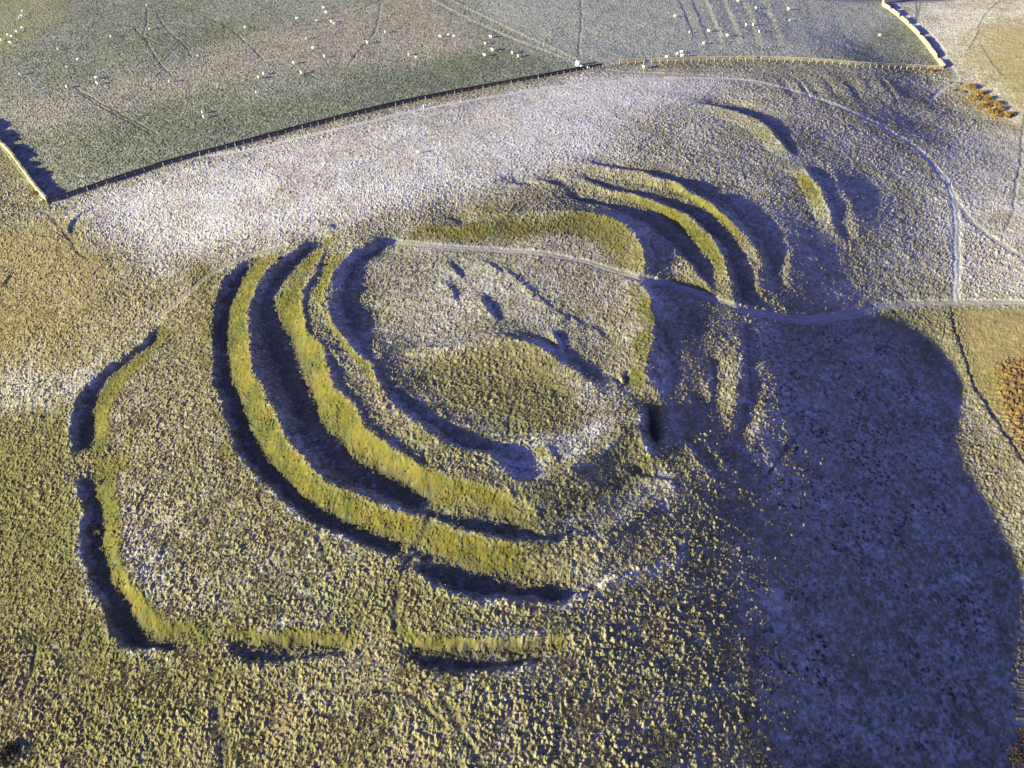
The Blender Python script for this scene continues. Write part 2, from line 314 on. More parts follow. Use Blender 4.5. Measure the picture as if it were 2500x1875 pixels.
PATHS = [  # single trodden lines
 [(1032,1095),(1040,1140),(1052,1200),(1054,1247),(1030,1300),(1004,1346),(990,1380),(975,1440),(970,1530)],
 [(1062,1255),(1035,1300),(1010,1350),(1000,1385)],
 [(193,226),(250,262),(320,300),(377,331)], [(198,222),(258,258),(328,296),(385,328)],
 [(359,20),(358,60),(350,85),(365,112),(376,134),(400,165),(420,185)], [(384,30),(395,55),(420,85),(450,110),(470,140)],
 [(330,70),(350,90),(400,110)], [(500,40),(560,70),(620,120),(650,150)],
 [(2460,-5),(2430,10),(2411,30),(2392,60),(2389,80),(2375,105),(2362,125)], [(2389,100),(2410,130),(2430,160),(2455,190)],
 [(2240,0),(2240,25),(2236,48)], [(2250,0),(2246,22),(2240,48)],
 [(2500,280),(2495,330),(2492,392),(2480,450),(2472,520),(2455,560)],
 [(772,1288),(782,1320),(790,1345),(805,1380),(818,1415)], [(930,0),(850,35),(790,50),(700,70)], [(930,8),(925,40),(915,80),(880,120),(850,160)],
 [(100,515),(125,530),(160,570),(180,602),(215,635)], [(2130,870),(2170,830),(2185,805)],
 [(970,1440),(966,1500),(972,1540)], [(1090,1710),(1110,1740),(1135,1800),(1160,1860)], [(760,1685),(880,1684),(980,1695),(1030,1720),(1090,1770)],
 [(60,1700),(75,1620),(90,1560)], [(190,1580),(196,1540),(200,1510)], [(0,1750),(120,1690),(240,1640)],
 [(541,1875),(537,1800),(528,1700)], [(555,1875),(552,1790)], [(1240,1060),(1245,1020),(1253,980)], [(2145,1040),(2120,1000)],
 [(1418,0),(1420,40),(1416,80),(1414,140)], [(1970,880),(2040,840),(2100,800)], [(1840,1200),(1900,1120),(1960,1050)]]
track_d = np.full((NY, NX), 99., np.float32); rut_d = np.full((NY, NX), 99., np.float32); path_d = np.full((NY, NX), 99., np.float32)
track_frost = np.zeros((NY, NX), np.float32)
def splat(field, W, reach, extra=None, val=0):
    """least distance to a line, written only near it"""
    W = resample(W, step=CELL * .8); r = int(reach / CELL) + 1
    oi, oj = np.mgrid[-r:r + 1, -r:r + 1]
    ci = ((W[:, 1] - Y0) / CELL); cj = ((W[:, 0] - X0) / CELL)
    for a, b in zip(ci, cj):
        i0, j0 = int(round(a)), int(round(b))
        if i0 - r < 0 or j0 - r < 0 or i0 + r >= NY or j0 + r >= NX: continue
        sl_ = (slice(i0 - r, i0 + r + 1), slice(j0 - r, j0 + r + 1))
        d = np.hypot(oi + i0 - a, oj + j0 - b) * CELL
        if extra is not None: extra[sl_] = np.where(d < field[sl_], val, extra[sl_])
        field[sl_] = np.minimum(field[sl_], d)
def hz(x, y, A=None):
    A = H0 if A is None else A
    fx = np.clip((np.asarray(x, float) - X0) / CELL, 0, NX - 1.001); fy = np.clip((np.asarray(y, float) - Y0) / CELL, 0, NY - 1.001)
    i = fy.astype(int); j = fx.astype(int); a = fx - j; b = fy - i
    return (A[i, j] * (1 - a) + A[i, j + 1] * a) * (1 - b) + (A[i + 1, j] * (1 - a) + A[i + 1, j + 1] * a) * b
def at(px, py):
    """place on the built ground seen at that picture point"""
    u = (px - 1250) / FPX; v = (py - 937.5) / FPX
    d = np.array([u, CP - v * SP, -SP - v * CP]); t = (6 - CAM_H) / d[2]
    for _ in range(400):
        p = d * t
        if CAM_H + p[2] <= hz(p[0], p[1]): break
        t += 0.15
    p = d * (t - .07); return float(p[0]), float(p[1]), float(hz(p[0], p[1]))
track_w = {}
for nm, (L, hw, fr) in TRACKS.items():
    L = smooth_line(L); W = np.array([at(a, b)[:2] for a, b in L]); W = resample(W, step=1.0); track_w[nm] = (W, hw)
    splat(track_d, W, hw + 2.0, track_frost, fr)
    t = np.gradient(W, axis=0); t /= np.maximum(np.hypot(t[:, 0], t[:, 1]), 1e-6)[:, None]; nrm = np.stack([-t[:, 1], t[:, 0]], 1)
    for s in (-.55, .55): splat(rut_d, W + nrm * s * min(hw, 1.4), 1.5)
for L in PATHS:
    W = np.array([at(a, b)[:2] for a, b in smooth_line(L)]); W = resample(W, step=.8)
    W = W + .35 * np.stack([fbm(W[:, 0] / 4, W[:, 1] / 4, 21, 2), fbm(W[:, 0] / 4, W[:, 1] / 4, 22, 2)], 1)
    splat(path_d, W, 1.5)
H0 = H0 - .14 * np.exp(-(rut_d / .42) ** 2) - .16 * np.exp(-(path_d / .4) ** 2)

# ------------------------------------------------------------------ ground cover regions (0..1 maps)
def region(poly, soft=3.0, warp=6.0, seed=0):
    W = np.array([at(a, b)[:2] for a, b in poly])
    x = GX + warp * fbm(GX / 11, GY / 11, 31 + seed, 3); y = GY + warp * fbm(GX / 11, GY / 11, 41 + seed, 3)
    ins = np.zeros(GX.shape, bool); n = len(W)
    y_lo, y_hi = W[:, 1].min() - 6, W[:, 1].max() + 6
    i0, i1 = max(0, int((y_lo - Y0) / CELL)), min(NY, int((y_hi - Y0) / CELL) + 1)
    xs, ys = x[i0:i1], y[i0:i1]; sub = np.zeros(xs.shape, bool)
    for k in range(n):
        (xa, ya), (xb, yb) = W[k], W[(k + 1) % n]
        if ya == yb: continue
        c = (ys > min(ya, yb)) & (ys <= max(ya, yb)); sub ^= c & (xs < xa + (ys - ya) * (xb - xa) / (yb - ya))
    ins[i0:i1] = sub
    return blur(ins.astype(np.float32), max(1, int(soft / CELL / 1.5)), 2)

WALL_LINE = [(118,497),(240,455),(400,403),(600,349),(800,297),(1000,249),(1200,211),(1300,193),(1400,174),(1470,163)]
STR_WALL = [(1512,153),(1600,150),(1700,147),(1800,145),(1900,146),(2000,151),(2100,159),(2200,164),(2300,168)]
UP_WALL = [(2303,166),(2285,143),(2255,103),(2225,70),(2200,47),(2172,25),(2155,12),(2163,-15)]
L_WALL = [(-40,300),(0,347),(30,380),(60,420),(90,462),(118,494)]
pasture = region([(-200,330),(0,352),(40,400),(118,497)] + WALL_LINE[1:] + STR_WALL + UP_WALL[1:] + [(2163,-60),(-300,-60)], soft=.8, warp=0)
past_beige = region([(-100,260),(80,235),(330,190),(560,100),(800,30),(1000,-30),(1090,20),(1180,110),(1000,175),(800,160),(640,190),(400,240),(200,300),(60,330)], soft=10, seed=1) * pasture
past_yel = region([(-200,-60),(160,-60),(150,40),(60,110),(-200,170)], soft=8, seed=2) * pasture
past_green = region([(560,260),(800,210),(1000,150),(1200,130),(1420,150),(1200,215),(900,280),(600,350),(350,420),(330,330)], soft=14, seed=3, warp=7) * pasture
past_blue = region([(1120,-40),(2150,-40),(2180,60),(2000,150),(1500,160),(1420,140),(1200,60)], soft=6, seed=4) * pasture
frost_wide = region([(130,495),(700,345),(1200,240),(1471,170),(1700,185),(1850,205),(1700,240),(1560,300),(1450,395),(1250,440),(1000,500),(850,570),(640,590),(420,640),(250,560),(150,510)], soft=14, seed=5)
frost_mid = region([(130,495),(900,320),(1471,180),(2000,240),(2200,350),(2330,480),(2330,740),(1900,760),(1830,560),(1600,400),(1300,440),(900,560),(600,620),(420,760),(330,720),(250,600)], soft=14, seed=6)
yel_left = region([(-60,590),(60,560),(150,540),(240,600),(280,700),(200,800),(0,880),(-60,880)], soft=7, seed=7)
yel_left2 = region([(60,830),(330,700),(500,690),(520,760),(430,800),(260,870),(160,960),(-60,1040),(-60,950)], soft=7, seed=17)
north_strip = region([(1471,178),(1900,160),(2290,180),(2480,330),(2500,480),(2330,480),(2180,330),(1950,230),(1800,200)], soft=4, seed=61)
grass_bank = region([(965,592),(1010,562),(1120,554),(1240,527),(1387,512),(1471,520),(1547,568),(1576,631),(1564,680),(1530,690),(1520,640),(1450,585),(1330,560),(1180,578),(1050,600)], soft=2.5, seed=63)
grass_bank = np.clip(grass_bank + region([(1562,684),(1594,751),(1596,842),(1580,930),(1600,970),(1560,960),(1540,900),(1550,800),(1530,720)], soft=2, seed=64) + .9 * region([(480,640),(530,650),(512,780),(515,900),(535,1000),(600,1140),(560,1130),(490,1000),(470,850)], soft=2.5, seed=65), 0, 1)
olive_mid = region([(1000,1352),(1030,1410),(1120,1460),(1250,1482),(1450,1478),(1520,1500),(1330,1572),(1100,1565),(860,1560),(700,1530),(940,1440)], soft=4, seed=66)
ne_rime = region([(1340,400),(1500,370),(1650,410),(1640,470),(1560,480),(1420,510),(1340,480)], soft=5, seed=62)
frost_strip = region([(-60,925),(60,925),(230,870),(190,950),(150,1010),(-60,990)], soft=4, seed=8)
olive_left = region([(-60,1040),(165,1010),(180,1180),(190,1350),(230,1500),(330,1640),(560,1610),(700,1640),(500,1700),(250,1740),(120,1600),(60,1400),(-60,1340)], soft=5, seed=9)
interior = region([(905,590),(1000,565),(1250,535),(1500,540),(1565,640),(1590,800),(1580,950),(1500,1060),(1290,1180),(1150,1080),(960,930),(905,820)], soft=3, seed=10)
knoll = region([(1000,870),(1110,845),(1240,830),(1330,860),(1450,945),(1480,1000),(1350,1040),(1250,1060),(1100,1010),(1010,940)], soft=5, seed=11)
east_lit = region([(2330,300),(2560,330),(2560,735),(2340,735),(2300,600),(2250,450)], soft=6, seed=12)
burn_field = region([(2342,750),(2560,745),(2560,1190),(2500,1118),(2455,1050),(2408,975),(2375,905),(2350,830)], soft=1.5, warp=.8, seed=13)
bracken = region([(2430,900),(2500,872),(2600,870),(2600,1120),(2500,1105),(2462,1040),(2435,970)], soft=2, warp=3, seed=14)
far_right = region([(2175,-60),(2700,-60),(2700,330),(2500,320),(2330,190),(2300,140),(2230,60)], soft=4, seed=15)
far_yel = region([(2400,60),(2560,20),(2600,200),(2440,190),(2370,130)], soft=7, seed=16)
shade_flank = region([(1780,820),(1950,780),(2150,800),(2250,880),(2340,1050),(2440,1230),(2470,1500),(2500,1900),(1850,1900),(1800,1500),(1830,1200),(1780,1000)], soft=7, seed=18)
near_moor = region([(-60,1660),(300,1700),(700,1640),(1200,1680),(1500,1500),(1700,1200),(1830,1150),(1850,1900),(-60,1900)], soft=8, seed=19)
heath_spot = region([(620,1760),(700,1730),(760,1790),(700,1830),(640,1810)], soft=4, seed=20)
se_slope = region([(1290,1190),(1450,1110),(1560,1020),(1640,1040),(1660,1120),(1600,1200),(1500,1260),(1380,1300),(1260,1270)], soft=3, seed=23)
frost_tongue = region([(1250,1290),(1350,1295),(1450,1262),(1560,1205),(1650,1150),(1665,1190),(1570,1262),(1470,1315),(1370,1340)], soft=2.2, seed=24) + region([(1340,1465),(1420,1432),(1500,1390),(1590,1340),(1670,1310),(1670,1355),(1570,1412),(1480,1452),(1390,1485)], soft=2.2, seed=25) + .55 * region([(270,1420),(330,1300),(420,1240),(440,1340),(380,1420),(420,1500),(330,1460)], soft=6, seed=26)
inner_frost = region([(1290,1170),(1200,1080),(1290,1070),(1400,1090),(1520,1000),(1555,1000),(1480,1070),(1400,1125)], soft=2, seed=27) + .4 * region([(1130,640),(1250,660),(1350,740),(1460,800),(1400,860),(1300,800),(1210,800),(1080,790),(1120,720)], soft=4, seed=28) + .8 * region([(1330,860),(1440,900),(1530,940),(1480,990),(1400,950)], soft=3, seed=29)

# how squarely the bare slope meets the low sun: where it does, the rime has gone
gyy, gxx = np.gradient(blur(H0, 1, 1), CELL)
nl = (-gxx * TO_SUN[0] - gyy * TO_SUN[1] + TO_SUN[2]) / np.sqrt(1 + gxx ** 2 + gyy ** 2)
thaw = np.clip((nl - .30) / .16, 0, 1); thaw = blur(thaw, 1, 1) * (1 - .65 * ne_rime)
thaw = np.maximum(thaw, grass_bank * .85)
crown = np.clip((D - blur(D, 3, 2)) * 3.2, 0, 1) * np.clip(1 - 1.3 * thaw, 0, 1)
unlit = np.clip((.10 - nl) / .12, 0, 1) * np.clip(np.abs(D) * 2, 0, 1)
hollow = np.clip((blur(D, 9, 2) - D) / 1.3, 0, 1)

big = fbm(GX / 40, GY / 40, 50, 4); med = fbm(GX / 9, GY / 9, 55, 4)
def lerp(a, b, t): return a + (b - a) * np.clip(t, 0, 1)
frost = .34 + .12 * big + .12 * med
frost = lerp(frost, .86 + .3 * med + .25 * big, frost_wide); frost = np.maximum(frost, (.58 + .2 * med + .15 * big) * np.clip(frost_mid * 1.2, 0, 1) * (1 - frost_wide * .0))
frost = lerp(frost, .5 + .22 * med + .2 * big, north_strip * .9); frost = lerp(frost, .14 + .25 * med, yel_left * .95); frost = lerp(frost, .34 + .25 * med, yel_left2 * .8)
frost = lerp(frost, .85, frost_strip * .9); frost = lerp(frost, .12 + .1 * med, np.maximum(olive_left, olive_mid * .8))
frost = lerp(frost, .45 + .16 * big + .15 * med, interior); frost = lerp(frost, .08, knoll * .9)
frost = lerp(frost, .75 + .25 * med, east_lit); frost = lerp(frost, .12, burn_field)
frost = lerp(frost, .6 + .3 * med, far_right); frost = lerp(frost, .15, far_yel * .9)
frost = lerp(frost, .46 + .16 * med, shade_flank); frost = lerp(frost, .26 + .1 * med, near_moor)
frost = lerp(frost, .16, se_slope * .8); frost = lerp(frost, .8 + .2 * med, np.clip(frost_tongue + inner_frost, 0, 1) * .85)
frost = lerp(frost, .34 + .14 * big, pasture); frost = lerp(frost, .36, past_beige); frost = lerp(frost, .26, past_green * .8); frost = lerp(frost, .2, past_yel); frost = lerp(frost, .55, past_blue)
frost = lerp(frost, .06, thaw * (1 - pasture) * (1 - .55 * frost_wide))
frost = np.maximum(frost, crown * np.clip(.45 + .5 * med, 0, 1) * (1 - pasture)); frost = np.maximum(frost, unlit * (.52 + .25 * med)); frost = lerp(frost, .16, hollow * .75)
trk = np.clip(1.25 - track_d / 1.3, 0, 1); frost = lerp(frost, track_frost + .1 * med, trk * .85)
frost = np.clip(frost, 0, 1)
# strength of the tussocks
tus = .8 + .25 * big
tus = lerp(tus, .42, frost_wide); tus = lerp(tus, .55, yel_left); tus = lerp(tus, .55, interior); tus = lerp(tus, .8, knoll)
tus = lerp(tus, .2, pasture); tus = lerp(tus, .6, far_right); tus = lerp(tus, .32, burn_field); tus = lerp(tus, 1.0, bracken); tus = lerp(tus, 1.25, near_moor); tus = lerp(tus, .75, shade_flank)
tus = lerp(tus, .7, thaw * (1 - .7 * near_moor)); tus = tus * (1 - .9 * trk) * (1 - .6 * np.exp(-(path_d / .5) ** 2))
tus = np.clip(tus, 0, 1.4)

MAPS = dict(frost=frost, tus=tus, pasture=pasture, past_beige=past_beige, past_yel=past_yel, past_green=past_green, thaw=thaw, olive=np.clip(olive_left + olive_mid * .9 + se_slope * .8 + knoll * .5, 0, 1), yel=np.clip(yel_left + yel_left2 * .6 + far_yel * .8 + burn_field * .9, 0, 1),
            wide=np.clip(frost_wide + .8 * far_right + .5 * east_lit, 0, 1), hollow=hollow, bracken=bracken, track=track_d, rut=rut_d, path=path_d, flank=shade_flank, heath=heath_spot, burn=burn_field)

# ------------------------------------------------------------------ the ground mesh: fine where the hill is, wide apart towards the horizon
NR_COL = 1130
rows = [-6000, -3000, -1500, -700, -300, -120, -40, 0, 18, 26]
y = 31.0
while y < 470:
    rows.append(y); r2 = y * y + CAM_H ** 2; y += min(r2 / (CAM_H * 731) * .98, .62)
rows += [474, 480, 490, 505, 530, 570, 640, 760, 950, 1300, 2000, 3500, 7000]
RY = np.array(rows)
s_in = np.linspace(-1, 1, NR_COL); o = np.array([1.03, 1.08, 1.16, 1.3, 1.6, 2.2, 3.5, 7, 16, 40])
SC = np.r_[-o[::-1], s_in, o]
depth = np.clip(RY, 20, 520) * CP + CAM_H * SP
VX = SC[None, :] * (depth * math.tan(rad(HFOV / 2)) * 1.1)[:, None]; VY = np.repeat(RY[:, None], len(SC), 1)
jit = (np.abs(VX) < 330) & (VY > 32) & (VY < 465)
VX = VX + np.where(jit, (RNG.random(VX.shape) - .5) * .08, 0); VY = VY + np.where(jit, (RNG.random(VY.shape) - .5) * .08, 0)
inside = np.clip(np.minimum.reduce([(VX - X0) / 25, (X1 - VX) / 25, (VY - Y0) / 6, (Y1 - VY) / 25]), 0, 1)
WX = VX + .55 * fbm(VX / 2.2, VY / 2.2, 150, 3) + .5 * fbm(VX / 7, VY / 7, 151, 2); WY = VY + .55 * fbm(VX / 2.2, VY / 2.2, 152, 3) + .5 * fbm(VX / 7, VY / 7, 153, 2)
Z = hz(WX, WY)
S = {k: hz(VX, VY, v) if k in ('pasture', 'burn') else hz(WX, WY, v).astype(np.float32) for k, v in MAPS.items()}

def tussocks(x, y, size, seed, keep):
    """rounded tufts on a jittered lattice: height of the nearest and a random number for it"""
    xi = np.floor(x / size).astype(np.int64); yi = np.floor(y / size).astype(np.int64)
    best = np.zeros(x.shape, np.float32); rid = np.zeros(x.shape, np.float32)
    for dj in (-1, 0, 1):
        for di in (-1, 0, 1):
            cx = xi + di; cy = yi + dj
            h1 = _LAT[(cy * 7 + seed) & 511, (cx * 3 + seed * 5) & 511]; h2 = _LAT[(cx * 5 + 2 * seed) & 511, (cy * 11 + cx + seed) & 511]
            h3 = _LAT[(cy * 13 + cx * 7 + seed * 3) & 511, (cx + cy * 3) & 511]
            px = (cx + .5 + .8 * (h1 - .5)) * size; py = (cy + .5 + .8 * (h2 - .5)) * size
            rr = size * (.3 + .34 * h3)
            dx = (x - px) / rr; dy = (y - py) / rr
            h = np.clip(1 - dx * dx - dy * dy, 0, 1).astype(np.float32); h = h * np.sqrt(h) * (.45 + .75 * h3) * (h1 + h2 < 2 * keep)
            m = h > best; best = np.where(m, h, best); rid = np.where(m, h3, rid)
    return best, rid
wx = VX + .55 * fbm(VX / .9, VY / .9, 61, 3); wy = VY + .55 * fbm(VX / .9, VY / .9, 62, 3)
t1, r1 = tussocks(wx, wy, .95, 3, .88); t2, r2_ = tussocks(wx + 5, wy + 9, .6, 8, .85)
patch = np.clip(.5 + .9 * fbm(VX / 6, VY / 6, 71, 3), .15, 1.2)
rough = fbm(VX / .42, VY / .42, 65, 3); lump = fbm(VX / 1.0, VY / 1.0, 67, 4, .6)
TUS = S['tus'] * np.clip(np.maximum(.33 * t1 * patch, .19 * t2) * (1 + 1.1 * rough) + .26 * np.clip(lump + .12, 0, 1) * (1 + .8 * rough) + .05 * rough, -.05, .8)
past_l, _ = tussocks(wx, wy, .9, 14, .9)
fine = .05 * fbm(VX / .55, VY / .55, 80, 2)
TUS = TUS + S['pasture'] * .15 * past_l * (1 + rough) * (1 - S['thaw'] * .5) + fine * (.5 + .5 * np.clip(S['tus'], 0, 1)) * (1 - .7 * np.clip(1.2 - S['track'] / 1.2, 0, 1))
brk, _ = tussocks(wx, wy, 1.1, 23, .95); TUS = TUS + S['bracken'] * .5 * brk
Z = Z + TUS * (inside > .5)
# beyond the surveyed ground the land carries on as gentle hills
OUT = -9 + 14 * fbm(VX / 900, VY / 900, 90, 3); Z = Z * inside + OUT * (1 - inside)

# ---- colours of the cover (albedo)
def C3(*c): return np.array(c, np.float32)
def mix(a, b, t): t = np.clip(t, 0, 1)[..., None]; return a * (1 - t) + b * t
n1 = fbm(VX / 1.3, VY / 1.3, 100, 3); n2 = fbm(VX / .5, VY / .5, 104, 2); n3 = fbm(VX / 5, VY / 5, 108, 3); n4 = fbm(VX / 22, VY / 22, 112, 3)
tip = np.clip(TUS / .3, 0, 1)
shape3 = VX.shape + (3,)
col = np.broadcast_to(C3(.19, .165, .075), shape3).copy()                       # matted moor grass
col = mix(col, C3(.125, .13, .045), .5 + n4); col = mix(col, C3(.27, .205, .10), .4 * n3 + .25)
col = mix(col, C3(.145, .14, .042), S['olive'] * .8)
col = mix(col, C3(.30, .235, .085), S['yel'] * (.7 + .4 * n1)); col = mix(col, C3(.36, .31, .20), S['wide'] * (.7 + .4 * n3))
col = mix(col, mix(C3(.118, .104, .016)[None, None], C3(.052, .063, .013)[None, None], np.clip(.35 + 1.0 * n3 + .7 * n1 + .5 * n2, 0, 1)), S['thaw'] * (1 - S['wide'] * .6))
col = mix(col, mix(C3(.12, .135, .06)[None, None], C3(.18, .175, .085)[None, None], .5 + n1), S['pasture'])
col = mix(col, C3(.27, .225, .125), S['past_beige'] * (.65 + .5 * n1)); col = mix(col, C3(.27, .26, .11), S['past_yel'] * .8); col = mix(col, C3(.10, .12, .055), S['past_green'] * (.55 + .5 * n3 + .4 * n1))
col = mix(col, C3(.32, .275, .13), (1 - S['pasture']) * tip * (.55 + .5 * (r1 - .5)) * (1 - S['thaw'] * .6))   # straw on the tussocks
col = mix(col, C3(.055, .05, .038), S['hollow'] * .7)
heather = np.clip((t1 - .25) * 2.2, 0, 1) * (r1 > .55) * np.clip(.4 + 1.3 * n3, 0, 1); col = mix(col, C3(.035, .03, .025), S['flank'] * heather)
col = mix(col, C3(.30, .19, .10), S['heath'] * .45)
col = mix(col, mix(C3(.25, .125, .035)[None, None], C3(.055, .032, .018)[None, None], np.clip(.45 + 1.2 * n1 + .9 * n2, 0, 1)), S['bracken'] * (.75 + .4 * n2))
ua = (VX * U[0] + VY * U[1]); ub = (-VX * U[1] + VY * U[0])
shade_streak = fbm(ua / 2.6, ub / .55, 140, 3)  # dark strokes along the light's travel: tuft shade put into the frost colour
ff = S['frost'] + .2 * n1 + .2 * n2 - .75 * np.clip(shade_streak - .05, 0, 1) * (.3 + .9 * S['wide']) - .55 * tip * (1 - S['pasture'] * .5) * (1 - .5 * S['wide'])
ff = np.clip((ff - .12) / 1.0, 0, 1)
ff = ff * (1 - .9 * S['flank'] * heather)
ff = np.where(S['track'] < 1.6, np.maximum(ff, np.clip(S['frost'], 0, .9) * .9), ff)
col = mix(col, C3(.68, .655, .56), ff * .86)
col = mix(col, C3(.16, .14, .07), np.exp(-(S['rut'] / .35) ** 2) * .45); col = mix(col, C3(.07, .065, .04), np.exp(-(S['path'] / .36) ** 2) * .75)
col = col * (1 + .16 * n2 + .08 * n1)[..., None]
col = mix(np.broadcast_to(C3(.2, .19, .11), shape3), col, inside > .5)
col = np.clip(col, .01, .85)

# ------------------------------------------------------------------ materials
def node_mat(name, rough=.9):
    m = bpy.data.materials.new(name); m.use_nodes = True; nt = m.node_tree; b = nt.nodes['Principled BSDF']
    b.inputs['Roughness'].default_value = rough; b.inputs['Specular IOR Level'].default_value = .12
    return m, nt, b
def noise_mat(name, c1, c2, scale=3., bump=.3, rough=.9, dist=.05):
    m, nt, b = node_mat(name, rough); N = nt.nodes; Lk = nt.links
    tc = N.new('ShaderNodeTexCoord'); nz = N.new('ShaderNodeTexNoise'); nz.inputs['Scale'].default_value = scale; nz.inputs['Detail'].default_value = 5
    cr = N.new('ShaderNodeValToRGB'); cr.color_ramp.elements[0].position = .35; cr.color_ramp.elements[1].position = .65
    cr.color_ramp.elements[0].color = (*c1, 1); cr.color_ramp.elements[1].color = (*c2, 1)
    Lk.new(tc.outputs['Object'], nz.inputs['Vector']); Lk.new(nz.outputs['Fac'], cr.inputs[0]); Lk.new(cr.outputs[0], b.inputs['Base Color'])
    bp = N.new('ShaderNodeBump'); bp.inputs['Strength'].default_value = bump; bp.inputs['Distance'].default_value = dist
    Lk.new(nz.outputs['Fac'], bp.inputs['Height']); Lk.new(bp.outputs[0], b.inputs['Normal'])
    return m
gm, nt, gb = node_mat('frosted_turf', .95); N = nt.nodes; Lk = nt.links
ca = N.new('ShaderNodeAttribute'); ca.attribute_name = 'cover'
tc = N.new('ShaderNodeTexCoord'); nz = N.new('ShaderNodeTexNoise'); nz.inputs['Scale'].default_value = 5.5; nz.inputs['Detail'].default_value = 4; nz.inputs['Roughness'].default_value = .65
mr = N.new('ShaderNodeMapRange'); mr.inputs['From Min'].default_value = .3; mr.inputs['From Max'].default_value = .7; mr.inputs['To Min'].default_value = .78; mr.inputs['To Max'].default_value = 1.22
mx = N.new('ShaderNodeVectorMath'); mx.operation = 'SCALE'
Lk.new(tc.outputs['Object'], nz.inputs['Vector']); Lk.new(nz.outputs['Fac'], mr.inputs['Value']); Lk.new(ca.outputs['Color'], mx.inputs[0]); Lk.new(mr.outputs[0], mx.inputs['Scale'])
Lk.new(mx.outputs[0], gb.inputs['Base Color'])
bp = N.new('ShaderNodeBump'); bp.inputs['Strength'].default_value = .5; bp.inputs['Distance'].default_value = .06; Lk.new(nz.outputs['Fac'], bp.inputs['Height']); Lk.new(bp.outputs[0], gb.inputs['Normal'])

# ------------------------------------------------------------------ cut the ground into its named stretches
R_, C_ = VX.shape
idx = np.arange(R_ * C_).reshape(R_, C_)
quads = np.stack([idx[:-1, :-1], idx[:-1, 1:], idx[1:, 1:], idx[1:, :-1]], -1).reshape(-1, 4)
def face_avg(A): return (.25 * (A[:-1, :-1] + A[:-1, 1:] + A[1:, 1:] + A[1:, :-1])).ravel()
fcls = np.zeros(len(quads), np.int8)
fcls[face_avg(S['pasture']) > .5] = 1
fcls[(face_avg(S['burn']) > .5)] = 4
tr = face_avg(S['track']); fcls[tr < 1.25] = 2
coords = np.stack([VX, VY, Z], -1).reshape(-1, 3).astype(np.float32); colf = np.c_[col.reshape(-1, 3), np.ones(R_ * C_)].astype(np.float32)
def ground_piece(name, k):
    q = quads[fcls == k]
    if not len(q): return None
    used, inv = np.unique(q, return_inverse=True); me = bpy.data.meshes.new(name)
    me.vertices.add(len(used)); me.vertices.foreach_set('co', coords[used].ravel())
    me.loops.add(q.size); me.loops.foreach_set('vertex_index', inv.ravel().astype(np.int32))
    me.polygons.add(len(q)); me.polygons.foreach_set('loop_start', np.arange(0, q.size, 4, dtype=np.int32)); me.polygons.foreach_set('loop_total', np.full(len(q), 4, np.int32))
    me.polygons.foreach_set('use_smooth', np.zeros(len(q), bool))
    me.update(calc_edges=True)
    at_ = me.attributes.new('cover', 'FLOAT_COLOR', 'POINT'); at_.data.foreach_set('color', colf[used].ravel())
    me.materials.append(gm); ob = bpy.data.objects.new(name, me); scene.collection.objects.link(ob); ob['kind'] = 'structure'
    return ob
ground_piece('ground', 0); ground_piece('pasture', 1); ground_piece('track', 2); ground_piece('field', 4)

# surface with tussocks, for standing things on it
ry_i = RY
def ground_z(x, y):
    return float(hz(x, y))

# ------------------------------------------------------------------ standing tufts of rough grass, uncountable: one object
def tuft_points():
    n = 620000
    d = np.sqrt(RNG.random(n)) * 0
    yy = 32 + (RNG.random(n) ** 1.5) * 300; dep = yy * CP + CAM_H * SP; xx = (RNG.random(n) * 2 - 1) * dep * math.tan(rad(HFOV / 2)) * 1.06
    w = hz(xx, yy, tus) * (1 - .85 * hz(xx, yy, pasture)) * (1 - .5 * hz(xx, yy, thaw)) * (1 - .8 * hz(xx, yy, frost_wide))
    clump = np.clip(.5 + 1.6 * fbm(xx / 1.6, yy / 1.6, 130, 3), 0, 1) * np.clip(.6 + .9 * fbm(xx / 9, yy / 9, 131, 2), .1, 1)
    w *= clump * (1 - .75 * hz(xx, yy, shade_flank)) * (1 - .7 * hz(xx, yy, burn_field))
    k = (RNG.random(n) < w * .62) & (hz(xx, yy, track_d) > 1.5)
    xx, yy = xx[k], yy[k]; zz = hz(xx, yy) + .02
    return np.stack([xx, yy, zz], 1).astype(np.float32)
TP = tuft_points(); print('tufts', len(TP))
tm = bpy.data.meshes.new('rough_grass'); tm.vertices.add(len(TP)); tm.vertices.foreach_set('co', TP.ravel()); tm.update()
tob = bpy.data.objects.new('rough_grass', tm); scene.collection.objects.link(tob); tob['kind'] = 'stuff'
tob['label'] = 'straw coloured tufts of rough moor grass standing over the hillside'; tob['category'] = 'grass'
mt, nt2, tb = node_mat('straw_tuft', .95)
oi_ = nt2.nodes.new('ShaderNodeAttribute'); oi_.attribute_name = 'tone'; oi_.attribute_type = 'INSTANCER'
cr_ = nt2.nodes.new('ShaderNodeValToRGB'); cr_.color_ramp.elements[0].color = (.15, .125, .045, 1); cr_.color_ramp.elements[1].color = (.32, .285, .15, 1)
nt2.links.new(oi_.outputs['Fac'], cr_.inputs[0]); nt2.links.new(cr_.outputs[0], tb.inputs['Base Color'])
ng = bpy.data.node_groups.new('tufts', 'GeometryNodeTree'); ng.interface.new_socket('Geometry', in_out='INPUT', socket_type='NodeSocketGeometry'); ng.interface.new_socket('Geometry', in_out='OUTPUT', socket_type='NodeSocketGeometry')
G = ng.nodes; gi = G.new('NodeGroupInput'); go = G.new('NodeGroupOutput'); join = G.new('GeometryNodeJoinGeometry')
